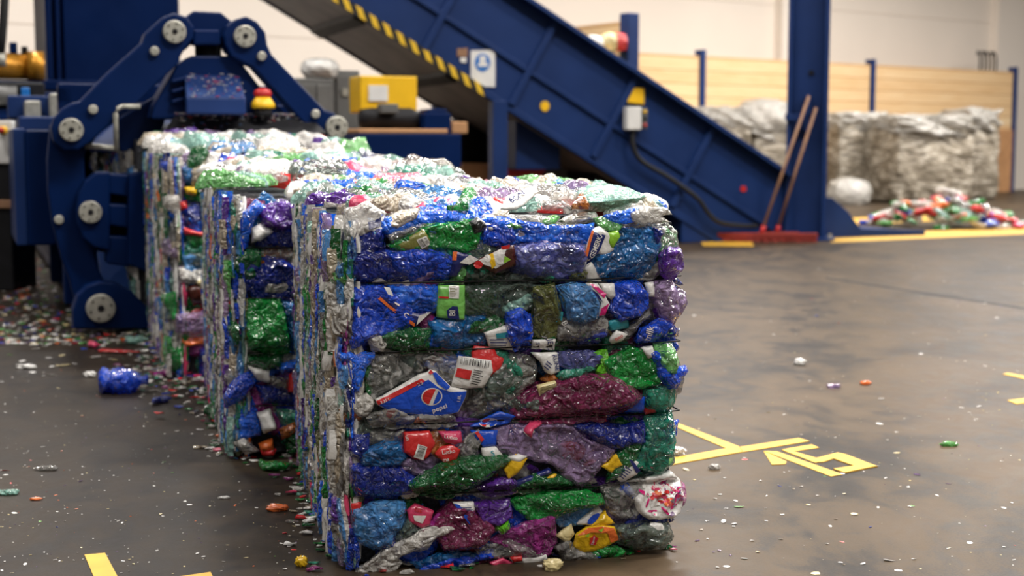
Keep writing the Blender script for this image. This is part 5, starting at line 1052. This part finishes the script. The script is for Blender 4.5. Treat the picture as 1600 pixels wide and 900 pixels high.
chunk('label_white', 'white oval shard on the floor left of the front bale', 350, 779, .026, .013, .006, 56)

# ---------------------------------------------------------------- flakes strewn over the floor
rf = random.Random(5)
def flake_mesh(seed, mat):
    r = random.Random(seed); n = 7; vs = []
    for i in range(n):
        t = 2 * math.pi * i / n; d = r.uniform(.5, 1); vs.append((math.cos(t) * d, math.sin(t) * d * .65, .0 + .25 * (math.cos(t * 1.0 + seed) + 1) * .5))
    v2 = [(x, y, z + .12) for x, y, z in vs]; m = MB(); m.add(vs + v2, [tuple(range(n - 1, -1, -1)), tuple(range(n, 2 * n))] + [(i, (i + 1) % n, (i + 1) % n + n, i + n) for i in range(n)])
    return m
FL = [('label_white', 'white', .62), ('label_cream', 'cream', .1), ('label_blue', 'blue', .06), ('label_red', 'red', .06), ('label_green', 'green', .05), ('label_orange', 'orange', .05), ('lilac', 'lilac', .06)]
zones = [('left', 'left of the bale row', (0, 520), (560, 898), 115), ('clamp', 'around the foot of the blue clamp', (0, 350), (345, 600), 95), ('right', 'right of the front bale', (1060, 1600), (400, 898), 85)]
def spot(zn, xr, yr):
    while True:
        px, py = rf.uniform(*xr), rf.uniform(*yr)
        if zn == 'left':
            if px < 300 + (py - 560) * .62 and not (px > 330 + (py - 560) * .62): 
                if rf.random() < (1.15 - px / 900): return px, py
        elif zn == 'clamp':
            if not (75 < px < 250 and py < 515): return px, py
            if px < 118 - max(0, (400 - py)) * .4 and rf.random() < .8: return px, py
        else: return px, py
protos = {}; counter = {}
def flake(m, nm, zn, zl, px, py, s_):
    key = (m, zn)
    if key not in protos:
        o = flake_mesh(len(protos) + 3, 0).build('plastic_flake', PET[m], None); protos[key] = o
        tag(o, f'small {nm} plastic flake on the concrete floor {zl}', 'plastic flake', f'{nm} flakes {zl}')
    else:
        o = protos[key].copy(); C.objects.link(o)
    o.location = gp(px, py); o.rotation_euler = (rf.uniform(-.1, .1), rf.uniform(-.1, .1), rf.uniform(0, 6.28)); o.scale = (s_, s_ * rf.uniform(.5, 1), s_ * .5)
for zn, zl, xr, yr, k in zones:
    for _ in range(k):
        t = rf.random(); a = 0
        for m, nm, pr in FL:
            a += pr
            if t <= a or m == 'lilac': break
        px, py = spot(zn, xr, yr); flake(m, nm, zn, zl, px, py, {'left': .009, 'clamp': .03, 'right': .013}[zn] * rf.choice((.6, .8, 1, 1, 1.5)) * (1.25 if py < 560 and zn == 'right' else 1))
def strew(name, pts, mats, size, z=0., parent=None):
    m = MB()
    for (x, y, zz) in pts:
        r = random.Random(x * 91 + y); n = 5; s_ = size * r.choice((.5, .7, 1, 1.4)); a0 = r.uniform(0, 6)
        vs = [(x + s_ * r.uniform(.5, 1) * math.cos(a0 + i * 1.256), y + s_ * .7 * r.uniform(.5, 1) * math.sin(a0 + i * 1.256), zz + .0005 + s_ * .3 * r.random()) for i in range(n)]
        m.add(vs + [(p, q, s + s_ * .15) for p, q, s in vs], [tuple(range(n)), tuple(range(n, 2 * n))] + [(i, (i + 1) % n, (i + 1) % n + n, i + n) for i in range(n)], int(r.random() ** 1.6 * len(mats)))
    o = m.build(name, [PET[q] for q in mats], parent); o['kind'] = 'stuff'; return o
pts = []
for _ in range(1700):
    px, py = spot('clamp', (0, 350), (340, 540)); g = gp(px, py); pts.append((g.x, g.y, 0))
for _ in range(420):
    px, py = spot('left', (0, 520), (540, 898)); g = gp(px, py); pts.append((g.x, g.y, 0))
tag(strew('plastic_crumbs', pts[:1700], ['label_white', 'milky', 'label_cream', 'label_red', 'label_orange', 'lilac', 'green', 'blue', 'light_green'], .02), 'dense strewing of tiny mixed plastic crumbs under and beside the blue press', 'plastic crumbs')
tag(strew('plastic_crumbs', pts[1700:], ['label_white', 'milky', 'label_cream', 'label_orange', 'lilac', 'beige'], .0032), 'tiny pale plastic crumbs sprinkled over the left foreground floor', 'plastic crumbs')
pts = [tuple(gp(rf.uniform(1050, 1600), rf.uniform(390, 895)))[:2] + (0,) for _ in range(260)]
tag(strew('plastic_crumbs', pts, ['label_white', 'milky', 'label_cream', 'lilac', 'beige'], .005), 'tiny pale plastic crumbs sprinkled over the right hand floor', 'plastic crumbs')
# rubble along the foot of the bales
pts = []
for B in (B1, B2, B3):
    for _ in range(90):
        l = rf.uniform(-B.L / 2, B.L / 2); g = B.o - B.u * (B.W / 2 + abs(rf.gauss(.03, .05))) + B.n * l; pts.append((g.x, g.y, 0))
    for _ in range(50):
        g = B.o - B.n * (B.L / 2 + abs(rf.gauss(.0, .04))) + B.u * rf.uniform(-B.W / 2, B.W / 2); pts.append((g.x, g.y, 0))
for _ in range(620):
    px, py = rf.gauss(285, 42), rf.gauss(565, 30); g = gp(px, py); pts.append((g.x, g.y, rf.random() * .02))
tag(strew('plastic_crumbs', pts, ['label_white', 'milky', 'clear', 'green', 'dark_green', 'magenta', 'blue', 'label_red', 'beige', 'teal', 'navy', 'label_pink'], .018), 'mixed plastic crumbs gathered along the foot of the bales', 'plastic crumbs')
# dust of flakes lying on the press
pts = []
for _ in range(130):
    u, v = rf.random(), rf.random(); pts.append((xa + (xb - xa) * u, (.05 - .25 * v), za + (zc - za) * v + .002))
for _ in range(150):
    u, v = rf.random(), rf.random() ** 2; pts.append((p0[0] + (p1[0] - p0[0]) * u, .03 - .13 * v * .6, p0[1] + (p3[1] - p0[1]) * v * .6 + .004))
for _ in range(190):
    u = rf.random(); pts.append((p0[0] + (p1[0] - p0[0]) * u, .0 + .03 * rf.random(), p0[1] + .004 + .012 * rf.random()))
strew('fallen_flakes', pts, ['label_white', 'milky', 'lilac', 'label_pink', 'light_blue', 'label_red'], .011, parent=BP)
bpy.context.view_layer.update()
